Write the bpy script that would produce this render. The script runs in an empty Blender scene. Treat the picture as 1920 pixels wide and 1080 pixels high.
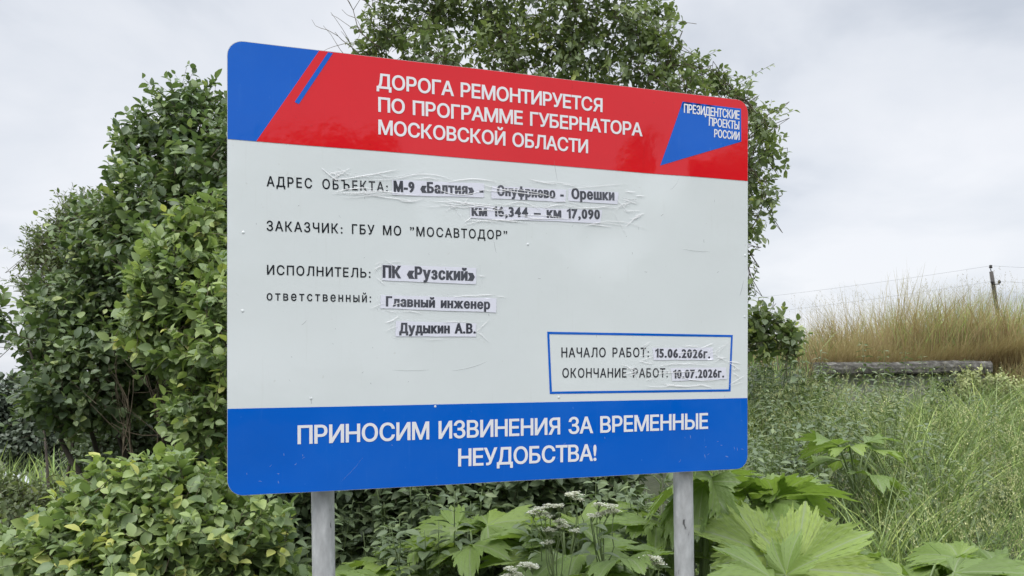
import bpy, math, random
import numpy as np
from mathutils import Vector, Matrix
from mathutils.geometry import delaunay_2d_cdt

S = bpy.context.scene
COL = S.collection
R = math.radians
FPX = 1495.0          # focal length in pixels of the 1920 wide photograph
EYE = 1.65            # camera height
HZ = 663.0            # horizon row in the photograph

# ------------------------------------------------------------------ camera
cam = bpy.data.cameras.new("camera")
cam.sensor_width = 36.0
cam.lens = FPX / 1920 * 36
cam.shift_y = (HZ - 540) / 1920
cam.clip_start = 0.05
cam.clip_end = 2000
camo = bpy.data.objects.new("camera", cam)
COL.objects.link(camo)
camo.location = (0, 0, EYE)
camo.rotation_euler = (R(90), 0, 0)
S.camera = camo
cam.dof.use_dof = False

# ------------------------------------------------------------------ world: overcast sky
SUN_EL, SUN_AZ = R(55), R(205)        # azimuth clockwise from +Y: behind the camera, a little to the left
W = bpy.data.worlds.new("World")
S.world = W
W.use_nodes = True
nt = W.node_tree
for n in list(nt.nodes):
    nt.nodes.remove(n)
N = nt.nodes.new
L = nt.links.new
out = N("ShaderNodeOutputWorld")
sky = N("ShaderNodeTexSky")
sky.sky_type = 'NISHITA'
sky.sun_disc = False
sky.sun_elevation = SUN_EL
sky.sun_rotation = SUN_AZ
bg1 = N("ShaderNodeBackground")
bg1.inputs[1].default_value = 0.10
L(sky.outputs[0], bg1.inputs[0])
tc = N("ShaderNodeTexCoord")
sep = N("ShaderNodeSeparateXYZ")
L(tc.outputs["Generated"], sep.inputs[0])
ab = N("ShaderNodeMath"); ab.operation = 'ABSOLUTE'; L(sep.outputs[2], ab.inputs[0])
ad = N("ShaderNodeMath"); ad.operation = 'ADD'; ad.inputs[1].default_value = 0.28; L(ab.outputs[0], ad.inputs[0])
dx = N("ShaderNodeMath"); dx.operation = 'DIVIDE'; L(sep.outputs[0], dx.inputs[0]); L(ad.outputs[0], dx.inputs[1])
dy = N("ShaderNodeMath"); dy.operation = 'DIVIDE'; L(sep.outputs[1], dy.inputs[0]); L(ad.outputs[0], dy.inputs[1])
cmb = N("ShaderNodeCombineXYZ"); L(dx.outputs[0], cmb.inputs[0]); L(dy.outputs[0], cmb.inputs[1])
nz = N("ShaderNodeTexNoise")
nz.inputs["Scale"].default_value = 1.35
nz.inputs["Detail"].default_value = 6
nz.inputs["Roughness"].default_value = 0.5
nz.inputs["Distortion"].default_value = 0.3
L(cmb.outputs[0], nz.inputs["Vector"])
cr = N("ShaderNodeValToRGB")
cr.color_ramp.elements[0].position = 0.33
cr.color_ramp.elements[0].color = (0.52, 0.56, 0.63, 1)
cr.color_ramp.elements[1].position = 0.62
cr.color_ramp.elements[1].color = (0.79, 0.805, 0.845, 1)
e = cr.color_ramp.elements.new(0.45); e.color = (0.68, 0.71, 0.765, 1)
L(nz.outputs[0], cr.inputs[0])
el = N("ShaderNodeMapRange")                      # overcast: the zenith is brighter than the horizon
el.inputs[1].default_value = 0.40; el.inputs[2].default_value = 0.95
el.inputs[3].default_value = 1.0; el.inputs[4].default_value = 3.6
L(sep.outputs[2], el.inputs[0])
mul = N("ShaderNodeVectorMath"); mul.operation = 'SCALE'
L(cr.outputs[0], mul.inputs[0]); L(el.outputs[0], mul.inputs["Scale"])
bg2 = N("ShaderNodeBackground"); bg2.inputs[1].default_value = 0.94
L(mul.outputs[0], bg2.inputs[0])
mx = N("ShaderNodeMixShader"); mx.inputs[0].default_value = 0.93
L(bg1.outputs[0], mx.inputs[1]); L(bg2.outputs[0], mx.inputs[2]); L(mx.outputs[0], out.inputs[0])

sun = bpy.data.lights.new("sun", 'SUN')
sun.energy = 1.5
sun.angle = R(25)
sun.color = (1.0, 0.965, 0.91)
suno = bpy.data.objects.new("sun", sun)
COL.objects.link(suno)
sd = Vector((math.sin(SUN_AZ) * math.cos(SUN_EL), math.cos(SUN_AZ) * math.cos(SUN_EL), math.sin(SUN_EL)))
suno.rotation_euler = sd.to_track_quat('Z', 'Y').to_euler()
suno.location = (-3, -6, 12)

S.view_settings.view_transform = 'Standard'
S.view_settings.look = 'None'
S.view_settings.exposure = 0.32
S.view_settings.gamma = 1.0
S.render.engine = 'CYCLES'
S.cycles.max_bounces = 8
S.cycles.transparent_max_bounces = 12

# ------------------------------------------------------------------ helpers
rng = np.random.default_rng(7)


def at(px, py, Y):
    """point of the place seen at that pixel of the photograph, Y metres ahead"""
    return np.array(((px - 960) / FPX * Y, Y, EYE - (py - HZ) / FPX * Y))


def nrm(v):
    v = np.asarray(v, float)
    return v / np.maximum(np.linalg.norm(v, axis=-1, keepdims=True), 1e-9)


class MB:
    """collects vertices and faces, then links them as ONE mesh object"""
    def __init__(s):
        s.V = []; s.F = []; s.T = []; s.U = []; s.n = 0

    def add(s, V, F, tint=0.5, along=0.0):
        V = np.asarray(V, float).reshape(-1, 3)
        F = np.asarray(F, int)
        s.V.append(V)
        s.F.append(F + s.n)
        s.T.append(np.broadcast_to(np.asarray(tint, float), (len(V),)))
        s.U.append(np.broadcast_to(np.asarray(along, float), (len(V),)))
        s.n += len(V)
        return s

    def tube(s, P, rad, sides=6, tint=0.5, cap=True):
        P = np.asarray(P, float); n = len(P)
        rad = np.broadcast_to(np.asarray(rad, float), (n,))
        T = nrm(np.gradient(P, axis=0))
        ref = np.array((0.0, 0.0, 1.0)) if abs(T[:, 2]).mean() < 0.8 else np.array((1.0, 0.0, 0.0))
        A = nrm(np.cross(T, ref)); B = np.cross(T, A)
        a = np.arange(sides) * 2 * math.pi / sides
        V = P[:, None] + rad[:, None, None] * (np.cos(a)[None, :, None] * A[:, None] + np.sin(a)[None, :, None] * B[:, None])
        i = np.arange(n - 1)[:, None] * sides; j = np.arange(sides)[None]; k = (j + 1) % sides
        F = np.stack([i + j, i + k, i + sides + k, i + sides + j], -1).reshape(-1, 4)
        s.add(V.reshape(-1, 3), F, tint)
        if cap and sides > 3:
            s.F.append(np.array([list(range(s.n - sides, s.n))]))
            s.F.append(np.array([list(range(s.n - n * sides, s.n - (n - 1) * sides))[::-1]]))
        return s

    def box(s, c, d, rz=0.0, tint=0.5, bev=0.0):
        x, y, z = np.asarray(d) / 2.0
        if bev <= 0:
            V = np.array([(i * x, j * y, k * z) for k in (-1, 1) for j in (-1, 1) for i in (-1, 1)])
            F = [(0, 2, 3, 1), (4, 5, 7, 6), (0, 1, 5, 4), (2, 6, 7, 3), (0, 4, 6, 2), (1, 3, 7, 5)]
        else:
            V = []
            for zz, b in ((-z, bev), (-z + bev, 0), (z - bev, 0), (z, bev)):
                for (i, j) in ((-1, -1), (1, -1), (1, 1), (-1, 1)):
                    V.append((i * (x - b), j * (y - b), zz))
            V = np.array(V)
            F = [(3, 2, 1, 0), (12, 13, 14, 15)]
            for r in range(3):
                for q in range(4):
                    F.append((r * 4 + q, r * 4 + (q + 1) % 4, r * 4 + 4 + (q + 1) % 4, r * 4 + 4 + q))
        ca, sa = math.cos(rz), math.sin(rz)
        V = V @ np.array(((ca, sa, 0), (-sa, ca, 0), (0, 0, 1))) + np.asarray(c)
        return s.add(V, F, tint)

    def build(s, name, mat, parent=None, smooth=True, loc=None):
        V = np.concatenate(s.V)
        if loc is not None:
            V = V - np.asarray(loc)
        me = bpy.data.meshes.new(name)
        me.vertices.add(len(V))
        me.vertices.foreach_set("co", V.astype(np.float32).ravel())
        li = np.concatenate([f.ravel() for f in s.F])
        cnt = np.concatenate([np.full(len(f), f.shape[1]) for f in s.F])
        me.loops.add(len(li))
        me.loops.foreach_set("vertex_index", li.astype(np.int32))
        me.polygons.add(len(cnt))
        st = np.concatenate([[0], np.cumsum(cnt)[:-1]])
        me.polygons.foreach_set("loop_start", st.astype(np.int32))
        me.polygons.foreach_set("use_smooth", np.full(len(cnt), smooth))
        a = me.attributes.new("tint", 'FLOAT', 'POINT')
        a.data.foreach_set("value", np.concatenate(s.T).astype(np.float32))
        b = me.attributes.new("along", 'FLOAT', 'POINT')
        b.data.foreach_set("value", np.concatenate(s.U).astype(np.float32))
        me.update(calc_edges=True)
        me.materials.append(mat)
        o = bpy.data.objects.new(name, me)
        COL.objects.link(o)
        if loc is not None:
            o.location = loc
        if parent:
            o.parent = parent
        return o


def thing(name, label, cat, loc=(0, 0, 0), group=None):
    o = bpy.data.objects.new(name, None)
    o.empty_display_size = 0.1
    COL.objects.link(o)
    o.location = loc
    tag(o, label, cat, group)
    return o


def tag(o, label=None, cat=None, group=None, kind=None):
    if label: o["label"] = label
    if cat: o["category"] = cat
    if group: o["group"] = group
    if kind: o["kind"] = kind
    return o


def sst(a, b, x):
    t = np.clip((np.asarray(x, float) - a) / (b - a), 0, 1)
    return t * t * (3 - 2 * t)


# ------------------------------------------------------------------ materials
def new_mat(name):
    m = bpy.data.materials.new(name)
    m.use_nodes = True
    n = m.node_tree
    return m, n, n.nodes["Principled BSDF"], n.nodes["Material Output"]


def ramp(n, stops):
    r = n.nodes.new("ShaderNodeValToRGB")
    cr = r.color_ramp
    while len(cr.elements) < len(stops):
        cr.elements.new(0.5)
    for e, (p, c) in zip(cr.elements, stops):
        e.position = p; e.color = (*c, 1)
    return r


def noise_node(n, scale, detail=4, rough=0.55, vec=None, coord="Object"):
    t = n.nodes.new("ShaderNodeTexNoise")
    t.inputs["Scale"].default_value = scale
    t.inputs["Detail"].default_value = detail
    t.inputs["Roughness"].default_value = rough
    if vec is None:
        c = n.nodes.new("ShaderNodeTexCoord")
        vec = c.outputs[coord]
    n.links.new(vec, t.inputs["Vector"])
    return t


def leaf_mat(name, stops, trans=0.3, rough=0.45, tcol=(0.15, 0.21, 0.045), pale=(0.14, 0.17, 0.12), spec=0.45, bump=0.0, along_stops=None, along_mix=None):
    """tint picks the leaf's own colour; undersides are paler; some light passes through"""
    m, n, p, o = new_mat(name)
    a = n.nodes.new("ShaderNodeAttribute"); a.attribute_name = "tint"
    r = ramp(n, stops)
    n.links.new(a.outputs["Fac"], r.inputs[0])
    col = r.outputs[0]
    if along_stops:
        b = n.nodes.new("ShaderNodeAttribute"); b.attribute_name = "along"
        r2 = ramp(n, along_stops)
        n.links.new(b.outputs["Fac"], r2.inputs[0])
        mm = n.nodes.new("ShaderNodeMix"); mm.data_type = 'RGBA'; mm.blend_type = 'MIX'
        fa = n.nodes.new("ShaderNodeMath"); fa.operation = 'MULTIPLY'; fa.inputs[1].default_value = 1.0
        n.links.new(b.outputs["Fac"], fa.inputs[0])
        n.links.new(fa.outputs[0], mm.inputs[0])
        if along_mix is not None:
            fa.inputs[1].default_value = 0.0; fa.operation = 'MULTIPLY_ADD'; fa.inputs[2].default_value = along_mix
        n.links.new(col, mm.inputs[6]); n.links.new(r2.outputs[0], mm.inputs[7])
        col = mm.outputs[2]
    g = n.nodes.new("ShaderNodeNewGeometry")
    mb = n.nodes.new("ShaderNodeMix"); mb.data_type = 'RGBA'
    f = n.nodes.new("ShaderNodeMath"); f.operation = 'MULTIPLY'; f.inputs[1].default_value = 0.5
    n.links.new(g.outputs["Backfacing"], f.inputs[0])
    n.links.new(f.outputs[0], mb.inputs[0])
    n.links.new(col, mb.inputs[6]); mb.inputs[7].default_value = (*pale, 1)
    n.links.new(mb.outputs[2], p.inputs["Base Color"])
    p.inputs["Roughness"].default_value = rough
    p.inputs["Specular IOR Level"].default_value = spec
    if trans > 0:
        t = n.nodes.new("ShaderNodeBsdfTranslucent")
        tm = n.nodes.new("ShaderNodeMix"); tm.data_type = 'RGBA'; tm.inputs[0].default_value = 0.55
        n.links.new(col, tm.inputs[6]); tm.inputs[7].default_value = (*tcol, 1)
        n.links.new(tm.outputs[2], t.inputs[0])
        ms = n.nodes.new("ShaderNodeMixShader"); ms.inputs[0].default_value = trans
        n.links.new(p.outputs[0], ms.inputs[1]); n.links.new(t.outputs[0], ms.inputs[2])
        n.links.new(ms.outputs[0], o.inputs[0])
    if bump:
        tn = noise_node(n, 60, 3)
        b = n.nodes.new("ShaderNodeBump"); b.inputs["Strength"].default_value = bump; b.inputs["Distance"].default_value = 0.01
        n.links.new(tn.outputs[0], b.inputs["Height"]); n.links.new(b.outputs[0], p.inputs["Normal"])
    return m


def rough_mat(name, stops, scale=8, rough=0.8, bump=0.3, dist=0.01, stretch=(1, 1, 1), metallic=0.0, detail=6):
    m, n, p, o = new_mat(name)
    c = n.nodes.new("ShaderNodeTexCoord")
    mp = n.nodes.new("ShaderNodeMapping"); mp.inputs["Scale"].default_value = stretch
    n.links.new(c.outputs["Object"], mp.inputs[0])
    t = noise_node(n, scale, detail, 0.6, mp.outputs[0])
    r = ramp(n, stops)
    n.links.new(t.outputs[0], r.inputs[0]); n.links.new(r.outputs[0], p.inputs["Base Color"])
    p.inputs["Roughness"].default_value = rough
    p.inputs["Metallic"].default_value = metallic
    b = n.nodes.new("ShaderNodeBump"); b.inputs["Strength"].default_value = bump; b.inputs["Distance"].default_value = dist
    n.links.new(t.outputs[0], b.inputs["Height"]); n.links.new(b.outputs[0], p.inputs["Normal"])
    return m


def vinyl_mat(name, col, dirt=(0.2, 0.2, 0.2), amount=0.25, rough=0.09, spec=0.5):
    """printed sticker film: flat colour, faint grime specks and scratches, glossy"""
    m, n, p, o = new_mat(name)
    c = n.nodes.new("ShaderNodeTexCoord")
    t1 = noise_node(n, 3.0, 8, 0.65, c.outputs["Object"])
    t2 = noise_node(n, 55.0, 3, 0.5, c.outputs["Object"])
    mp = n.nodes.new("ShaderNodeMapping"); mp.inputs["Scale"].default_value = (40, 40, 2.2)
    n.links.new(c.outputs["Object"], mp.inputs[0])
    t3 = noise_node(n, 1.6, 5, 0.6, mp.outputs[0])
    r2 = ramp(n, [(0.0, (0, 0, 0)), (0.71, (0, 0, 0)), (0.76, (1, 1, 1))])
    n.links.new(t2.outputs[0], r2.inputs[0])
    r1 = ramp(n, [(0.42, (0, 0, 0)), (0.70, (0.30, 0.30, 0.30))])
    n.links.new(t1.outputs[0], r1.inputs[0])
    r3 = ramp(n, [(0.62, (0, 0, 0)), (0.78, (0.45, 0.45, 0.45))])
    n.links.new(t3.outputs[0], r3.inputs[0])
    a1 = n.nodes.new("ShaderNodeMath"); a1.operation = 'ADD'
    a2 = n.nodes.new("ShaderNodeMath"); a2.operation = 'ADD'; a2.use_clamp = True
    a3 = n.nodes.new("ShaderNodeMath"); a3.operation = 'MULTIPLY'; a3.inputs[1].default_value = amount
    n.links.new(r1.outputs[0], a1.inputs[0]); n.links.new(r2.outputs[0], a1.inputs[1])
    n.links.new(a1.outputs[0], a2.inputs[0]); n.links.new(r3.outputs[0], a2.inputs[1])
    n.links.new(a2.outputs[0], a3.inputs[0])
    mm = n.nodes.new("ShaderNodeMix"); mm.data_type = 'RGBA'
    mm.inputs[6].default_value = (*col, 1); mm.inputs[7].default_value = (*dirt, 1)
    n.links.new(a3.outputs[0], mm.inputs[0])
    n.links.new(mm.outputs[2], p.inputs["Base Color"])
    rr = n.nodes.new("ShaderNodeMapRange")
    rr.inputs[1].default_value = 0.35; rr.inputs[2].default_value = 0.75
    rr.inputs[3].default_value = rough * 0.7; rr.inputs[4].default_value = rough * 1.9
    n.links.new(t1.outputs[0], rr.inputs[0]); n.links.new(rr.outputs[0], p.inputs["Roughness"])
    p.inputs["Specular IOR Level"].default_value = spec
    tb = noise_node(n, 9.0, 3, 0.5, c.outputs["Object"])
    b = n.nodes.new("ShaderNodeBump"); b.inputs["Strength"].default_value = 0.25; b.inputs["Distance"].default_value = 0.004
    n.links.new(tb.outputs[0], b.inputs["Height"]); n.links.new(b.outputs[0], p.inputs["Normal"])
    return m


M = {}
M['white'] = vinyl_mat("white_film", (0.675, 0.715, 0.715), (0.42, 0.42, 0.38), 0.24, 0.10)
M['red'] = vinyl_mat("red_film", (0.68, 0.010, 0.018), (0.30, 0.01, 0.015), 0.25, 0.06)
M['blue'] = vinyl_mat("blue_film", (0.0, 0.108, 0.54), (0.10, 0.28, 0.65), 0.22, 0.06, 0.38)
M['ink_white'] = vinyl_mat("white_lettering", (0.78, 0.78, 0.80), (0.6, 0.5, 0.5), 0.12)
M['ink_black'] = vinyl_mat("black_lettering", (0.012, 0.014, 0.020), (0.10, 0.10, 0.11), 0.3)
M['ink_worn'] = vinyl_mat("printed_lettering", (0.016, 0.018, 0.032), (0.35, 0.36, 0.42), 0.7)
M['paper'] = vinyl_mat("white_paper", (0.74, 0.745, 0.83), (0.5, 0.5, 0.55), 0.25, 0.25)
M['tape_edge'], _n, _p, _o = new_mat("creased_tape")
_p.inputs["Base Color"].default_value = (0.93, 0.93, 0.94, 1); _p.inputs["Roughness"].default_value = 0.2
_p.inputs["Alpha"].default_value = 0.85
M['tape'], _n, _p, _o = new_mat("clear_tape")
_p.inputs["Base Color"].default_value = (0.8, 0.82, 0.83, 1); _p.inputs["Roughness"].default_value = 0.12
_p.inputs["Alpha"].default_value = 0.05
_t = noise_node(_n, 26, 5); _b = _n.nodes.new("ShaderNodeBump"); _b.inputs["Strength"].default_value = 0.7; _b.inputs["Distance"].default_value = 0.01
_n.links.new(_t.outputs[0], _b.inputs["Height"]); _n.links.new(_b.outputs[0], _p.inputs["Normal"])
M['sheet_metal'] = rough_mat("sheet_metal", [(0.3, (0.42, 0.43, 0.44)), (0.7, (0.58, 0.59, 0.60))], 14, 0.45, 0.1, 0.002, metallic=0.6)
M['zinc'] = rough_mat("galvanised_steel", [(0.31, (0.08, 0.08, 0.08)), (0.35, (0.36, 0.365, 0.37)), (0.55, (0.45, 0.46, 0.465)), (0.72, (0.56, 0.57, 0.57))], 16, 0.6, 0.6, 0.003, (2.2, 2.2, 0.8), 0.15, 14)
M['bark'] = rough_mat("bark", [(0.3, (0.035, 0.028, 0.022)), (0.7, (0.12, 0.10, 0.08))], 20, 0.9, 0.6, 0.02, (1, 1, 0.3))
M['twig'] = rough_mat("twig_bark", [(0.3, (0.07, 0.055, 0.035)), (0.7, (0.16, 0.13, 0.085))], 20, 0.85, 0.2, 0.005)
M['soil'] = rough_mat("soil", [(0.3, (0.022, 0.026, 0.012)), (0.55, (0.04, 0.05, 0.02)), (0.75, (0.075, 0.065, 0.04))], 3, 0.95, 0.8, 0.05)
M['asphalt'] = rough_mat("asphalt", [(0.3, (0.05, 0.05, 0.052)), (0.7, (0.10, 0.10, 0.10))], 60, 0.85, 0.4, 0.004)
M['concrete'] = rough_mat("weathered_concrete", [(0.28, (0.03, 0.028, 0.024)), (0.45, (0.085, 0.080, 0.072)), (0.60, (0.16, 0.155, 0.14)), (0.74, (0.30, 0.29, 0.27))], 13, 0.9, 0.8, 0.02, (1, 1, 1.5), 0, 12)
M['concrete_pale'] = rough_mat("pale_concrete", [(0.3, (0.20, 0.20, 0.18)), (0.7, (0.34, 0.34, 0.31))], 4, 0.9, 0.3, 0.01)

M['willow'] = leaf_mat("dull_green_leaf", [(0.0, (0.079, 0.14, 0.053)), (0.5, (0.163, 0.253, 0.079)), (0.85, (0.306, 0.416, 0.125)), (1.0, (0.574, 0.676, 0.186))], 0.25)
M['bright'] = leaf_mat("fresh_green_leaf", [(0.0, (0.158, 0.263, 0.085)), (0.5, (0.338, 0.463, 0.135)), (0.85, (0.535, 0.671, 0.164)), (1.0, (0.9, 0.9, 0.206))], 0.32)
M['tree'] = leaf_mat("tree_leaf", [(0.0, (0.127, 0.188, 0.066)), (0.5, (0.251, 0.33, 0.103)), (0.85, (0.455, 0.545, 0.154)), (1.0, (0.769, 0.829, 0.216))], 0.30)
M['pale_leaf'] = leaf_mat("pale_narrow_leaf", [(0.0, (0.119, 0.158, 0.057)), (0.6, (0.204, 0.267, 0.083)), (1.0, (0.339, 0.392, 0.114))], 0.3)
M['nettle'] = leaf_mat("dark_herb_leaf", [(0.0, (0.088, 0.144, 0.06)), (0.5, (0.16, 0.231, 0.088)), (1.0, (0.339, 0.426, 0.148))], 0.25)
M['far'] = leaf_mat("far_leaf", [(0.0, (0.05, 0.075, 0.05)), (1.0, (0.10, 0.13, 0.085))], 0.1)
M['hogweed'] = leaf_mat("lobed_leaf", [(0.0, (0.168, 0.268, 0.066)), (0.5, (0.319, 0.466, 0.089)), (0.8, (0.535, 0.677, 0.096)), (1.0, (0.835, 0.9, 0.106))], 0.38, 0.42,
                        (0.24, 0.36, 0.03), (0.13, 0.18, 0.08), 0.4, 0.25, [(0.0, (0.24, 0.31, 0.14)), (1.0, (0.42, 0.48, 0.27))])
M['stalk'] = leaf_mat("green_stalk", [(0.0, (0.07, 0.11, 0.035)), (1.0, (0.22, 0.28, 0.11))], 0.0)
M['grass'] = leaf_mat("green_grass", [(0.0, (0.123, 0.206, 0.057)), (0.5, (0.244, 0.361, 0.093)), (1.0, (0.517, 0.606, 0.176))], 0.25, 0.5)
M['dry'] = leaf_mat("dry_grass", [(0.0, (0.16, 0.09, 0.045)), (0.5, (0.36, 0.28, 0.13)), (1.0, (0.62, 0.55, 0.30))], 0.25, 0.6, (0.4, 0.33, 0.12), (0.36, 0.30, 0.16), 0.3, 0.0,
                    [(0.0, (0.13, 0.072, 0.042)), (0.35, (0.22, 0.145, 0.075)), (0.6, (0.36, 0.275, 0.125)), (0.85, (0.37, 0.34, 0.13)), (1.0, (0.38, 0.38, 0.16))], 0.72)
M['straw'] = leaf_mat("straw_head", [(0.0, (0.26, 0.23, 0.12)), (1.0, (0.42, 0.39, 0.24))], 0.2, 0.7, (0.4, 0.36, 0.2), (0.36, 0.32, 0.2))
M['floret'] = leaf_mat("yellowish_floret", [(0.0, (0.2, 0.262, 0.117)), (0.6, (0.417, 0.464, 0.215)), (1.0, (0.771, 0.756, 0.391))], 0.2, 0.6, (0.4, 0.4, 0.1), (0.3, 0.32, 0.13))
M['petal'] = leaf_mat("white_petal", [(0.0, (0.74, 0.75, 0.60)), (1.0, (0.88, 0.88, 0.78))], 0.35, 0.6, (0.85, 0.85, 0.7), (0.8, 0.8, 0.7))
M['blackish'] = rough_mat("blackish_leaf", [(0.3, (0.006, 0.006, 0.007)), (0.7, (0.02, 0.018, 0.018))], 30, 0.9)
M['wood'] = rough_mat("grey_wood", [(0.3, (0.05, 0.045, 0.042)), (0.7, (0.12, 0.11, 0.10))], 10, 0.9, 0.4, 0.01, (4, 4, 0.3))
M['dark_metal'] = rough_mat("dark_metal", [(0.3, (0.02, 0.02, 0.02)), (0.7, (0.05, 0.045, 0.04))], 10, 0.6)
M['wire'] = rough_mat("wire_metal", [(0.3, (0.24, 0.25, 0.26)), (0.7, (0.32, 0.33, 0.34))], 10, 0.5)


# ------------------------------------------------------------------ terrain
def height(x, y):
    x = np.asarray(x, float); y = np.asarray(y, float)
    h = sst(0.2, 3.2, x) * 0.95 * np.clip((y - 3.0) / 6.9, 0, 1)
    h = h - sst(-2.0, -7.0, x) * sst(6, 60, y) * 11.0
    h = h + sst(3.2, 4.1, x) * sst(10.05, 10.4, y) * (1 - sst(15, 30, y)) * np.maximum(1.54 + 0.10 * sst(4.5, 7.0, x) + 0.05 * np.sin(x * 2.1) - h, 0)
    # right of the slab the bank comes forward and down as a slope
    h = h + sst(5.9, 6.6, x) * sst(9.0, 10.3, y) * (1 - sst(10.05, 10.4, y)) * np.maximum(1.45 - h, 0)
    h = h + 0.03 * np.sin(x * 1.7 + 0.4 * y) * np.sin(y * 1.3) * sst(2.0, 4.0, y)
    return h


xs = np.unique(np.concatenate([np.linspace(-90, -10, 30), np.linspace(-10, -3, 20), np.linspace(-3, 9, 101), np.linspace(9, 20, 20), np.linspace(20, 90, 25)]))
ys = np.unique(np.concatenate([np.linspace(-40, 1, 20), np.linspace(1, 14, 110), np.linspace(14, 40, 30), np.linspace(40, 220, 40)]))
gx, gy = np.meshgrid(xs, ys)
gz = height(gx, gy)
nx, ny = len(xs), len(ys)
ii = (np.arange(ny - 1)[:, None] * nx + np.arange(nx - 1)[None]).ravel()
g = MB().add(np.stack([gx, gy, gz], -1), np.stack([ii, ii + 1, ii + nx + 1, ii + nx], -1)).build('ground', M['soil'])
tag(g, kind='structure')
rd = MB().add([(-60, -7, 0.012), (60, -7, 0.012), (60, 1.1, 0.012), (-60, 1.1, 0.012)], [(0, 1, 2, 3)]).build('road', M['asphalt'])
tag(rd, kind='structure')

# ------------------------------------------------------------------ information sign
B0 = np.array((-0.934, 2.615, 1.181))
EU = np.array((0.9478, 0.3189, 0.0)); EU = EU / np.linalg.norm(EU)
EN = np.array((EU[1], -EU[0], 0.0))           # towards the road
BW, BH = 2.0, 1.5


def bulge(u, v):
    """the sheet is not quite flat: slow waves and a few dents"""
    u = np.asarray(u, float); v = np.asarray(v, float)
    w = 0.0022 * np.sin(2.6 * u + 1.1) * np.sin(2.2 * v + 0.4) + 0.0012 * np.sin(5.5 * u - 2.0 * v) + 0.0006 * np.sin(11 * u + 7 * v)
    for (a, b, r, d) in ((1.345, 0.92, 0.07, -0.0055), (1.58, 1.20, 0.09, -0.0055), (1.75, 1.24, 0.07, 0.003), (0.5, 1.19, 0.12, 0.002),
                         (0.16, 1.42, 0.07, -0.002), (0.12, 0.05, 0.10, -0.010), (0.33, 0.08, 0.05, 0.0015), (1.72, 0.06, 0.06, -0.003), (1.05, 1.40, 0.09, 0.002)):
        w = w + d * np.exp(-((u - a) ** 2 + (v - b) ** 2) / (2 * r * r))
    return w


def BP(u, v, w=0.0):
    u = np.asarray(u, float); v = np.asarray(v, float)
    d = bulge(u, v) + w
    return B0 + u[..., None] * EU + v[..., None] * np.array((0, 0, 1.0)) + d[..., None] * EN


def uv(px, py):
    """board coordinates (metres from its lower left corner) of a photographed point"""
    k = (px - 960) / FPX
    s = (k * B0[1] - B0[0]) / (EU[0] - EU[1] * k)
    Y = B0[1] + EU[1] * s
    return np.array((s, EYE - (py - HZ) / FPX * Y - B0[2]))


def fill_poly(loops, step=None):
    """triangles inside closed loops (nonzero winding), optionally with inner grid points"""
    V = np.concatenate(loops); E = []; k = 0
    for l in loops:
        E += [(k + i, k + (i + 1) % len(l)) for i in range(len(l))]; k += len(l)
    pts = [Vector(p) for p in V]
    if step:
        lo, hi = V.min(0), V.max(0)
        for a in np.arange(lo[0] + step / 2, hi[0], step):
            for b in np.arange(lo[1] + step / 2, hi[1], step):
                pts.append(Vector((a, b)))
    r = delaunay_2d_cdt(pts, E, [], 0, 1e-6)
    P = np.array([p[:] for p in r[0]]); F = np.array(r[2])
    C = P[F].mean(1)
    w = np.zeros(len(C), int)
    k = 0
    for l in loops:
        for i in range(len(l)):
            a, b = l[i], l[(i + 1) % len(l)]
            cr = (b[0] - a[0]) * (C[:, 1] - a[1]) - (C[:, 0] - a[0]) * (b[1] - a[1])
            w += ((a[1] <= C[:, 1]) & (b[1] > C[:, 1]) & (cr > 0)).astype(int) - ((a[1] > C[:, 1]) & (b[1] <= C[:, 1]) & (cr < 0)).astype(int)
    return P, F, w


def board_sheet(name, poly, mat, w, parent, step=0.04):
    poly = np.asarray(poly, float)
    a = 0.5 * np.sum(poly[:, 0] * np.roll(poly[:, 1], -1) - np.roll(poly[:, 0], -1) * poly[:, 1])
    if a < 0:
        poly = poly[::-1]
    dn = []
    for i in range(len(poly)):
        a, b = poly[i], poly[(i + 1) % len(poly)]
        m_ = max(1, int(np.ceil(np.linalg.norm(b - a) / 0.025)))
        dn += [a + (b - a) * t for t in np.arange(m_) / m_]
    P, F, wn = fill_poly([np.array(dn)], step)
    F = F[wn != 0]
    o = MB().add(BP(P[:, 0], P[:, 1], w), F).build(name, mat, parent)
    return o


def text_loops(s):
    c = bpy.data.curves.new("lettering_curve", "FONT")
    c.body = s; c.resolution_u = 4; c.fill_mode = 'NONE'
    o = bpy.data.objects.new("lettering_curve", c)
    COL.objects.link(o)
    dg = bpy.context.evaluated_depsgraph_get()
    m = bpy.data.meshes.new_from_object(o.evaluated_get(dg))
    V = np.array([v.co[:2] for v in m.vertices]); E = [e.vertices[:] for e in m.edges]
    bpy.data.objects.remove(o); bpy.data.curves.remove(c); bpy.data.meshes.remove(m)
    nb = {}
    for a, b in E:
        nb.setdefault(a, []).append(b); nb.setdefault(b, []).append(a)
    seen = set(); loops = []
    for a in nb:
        if a in seen:
            continue
        Lp = [a]; seen.add(a); cur = a
        while True:
            q = [k for k in nb[cur] if k not in seen]
            if not q:
                break
            cur = q[0] if not (len(Lp) == 1 and len(q) == 2) else (q[0] if q[0] == a + 1 else q[1])
            Lp.append(cur); seen.add(cur)
        P = V[Lp]
        keep = np.linalg.norm(P - np.roll(P, 1, 0), axis=1) > 1e-4
        P = P[keep]
        if len(P) > 2:
            loops.append(P)
    return loops


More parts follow.
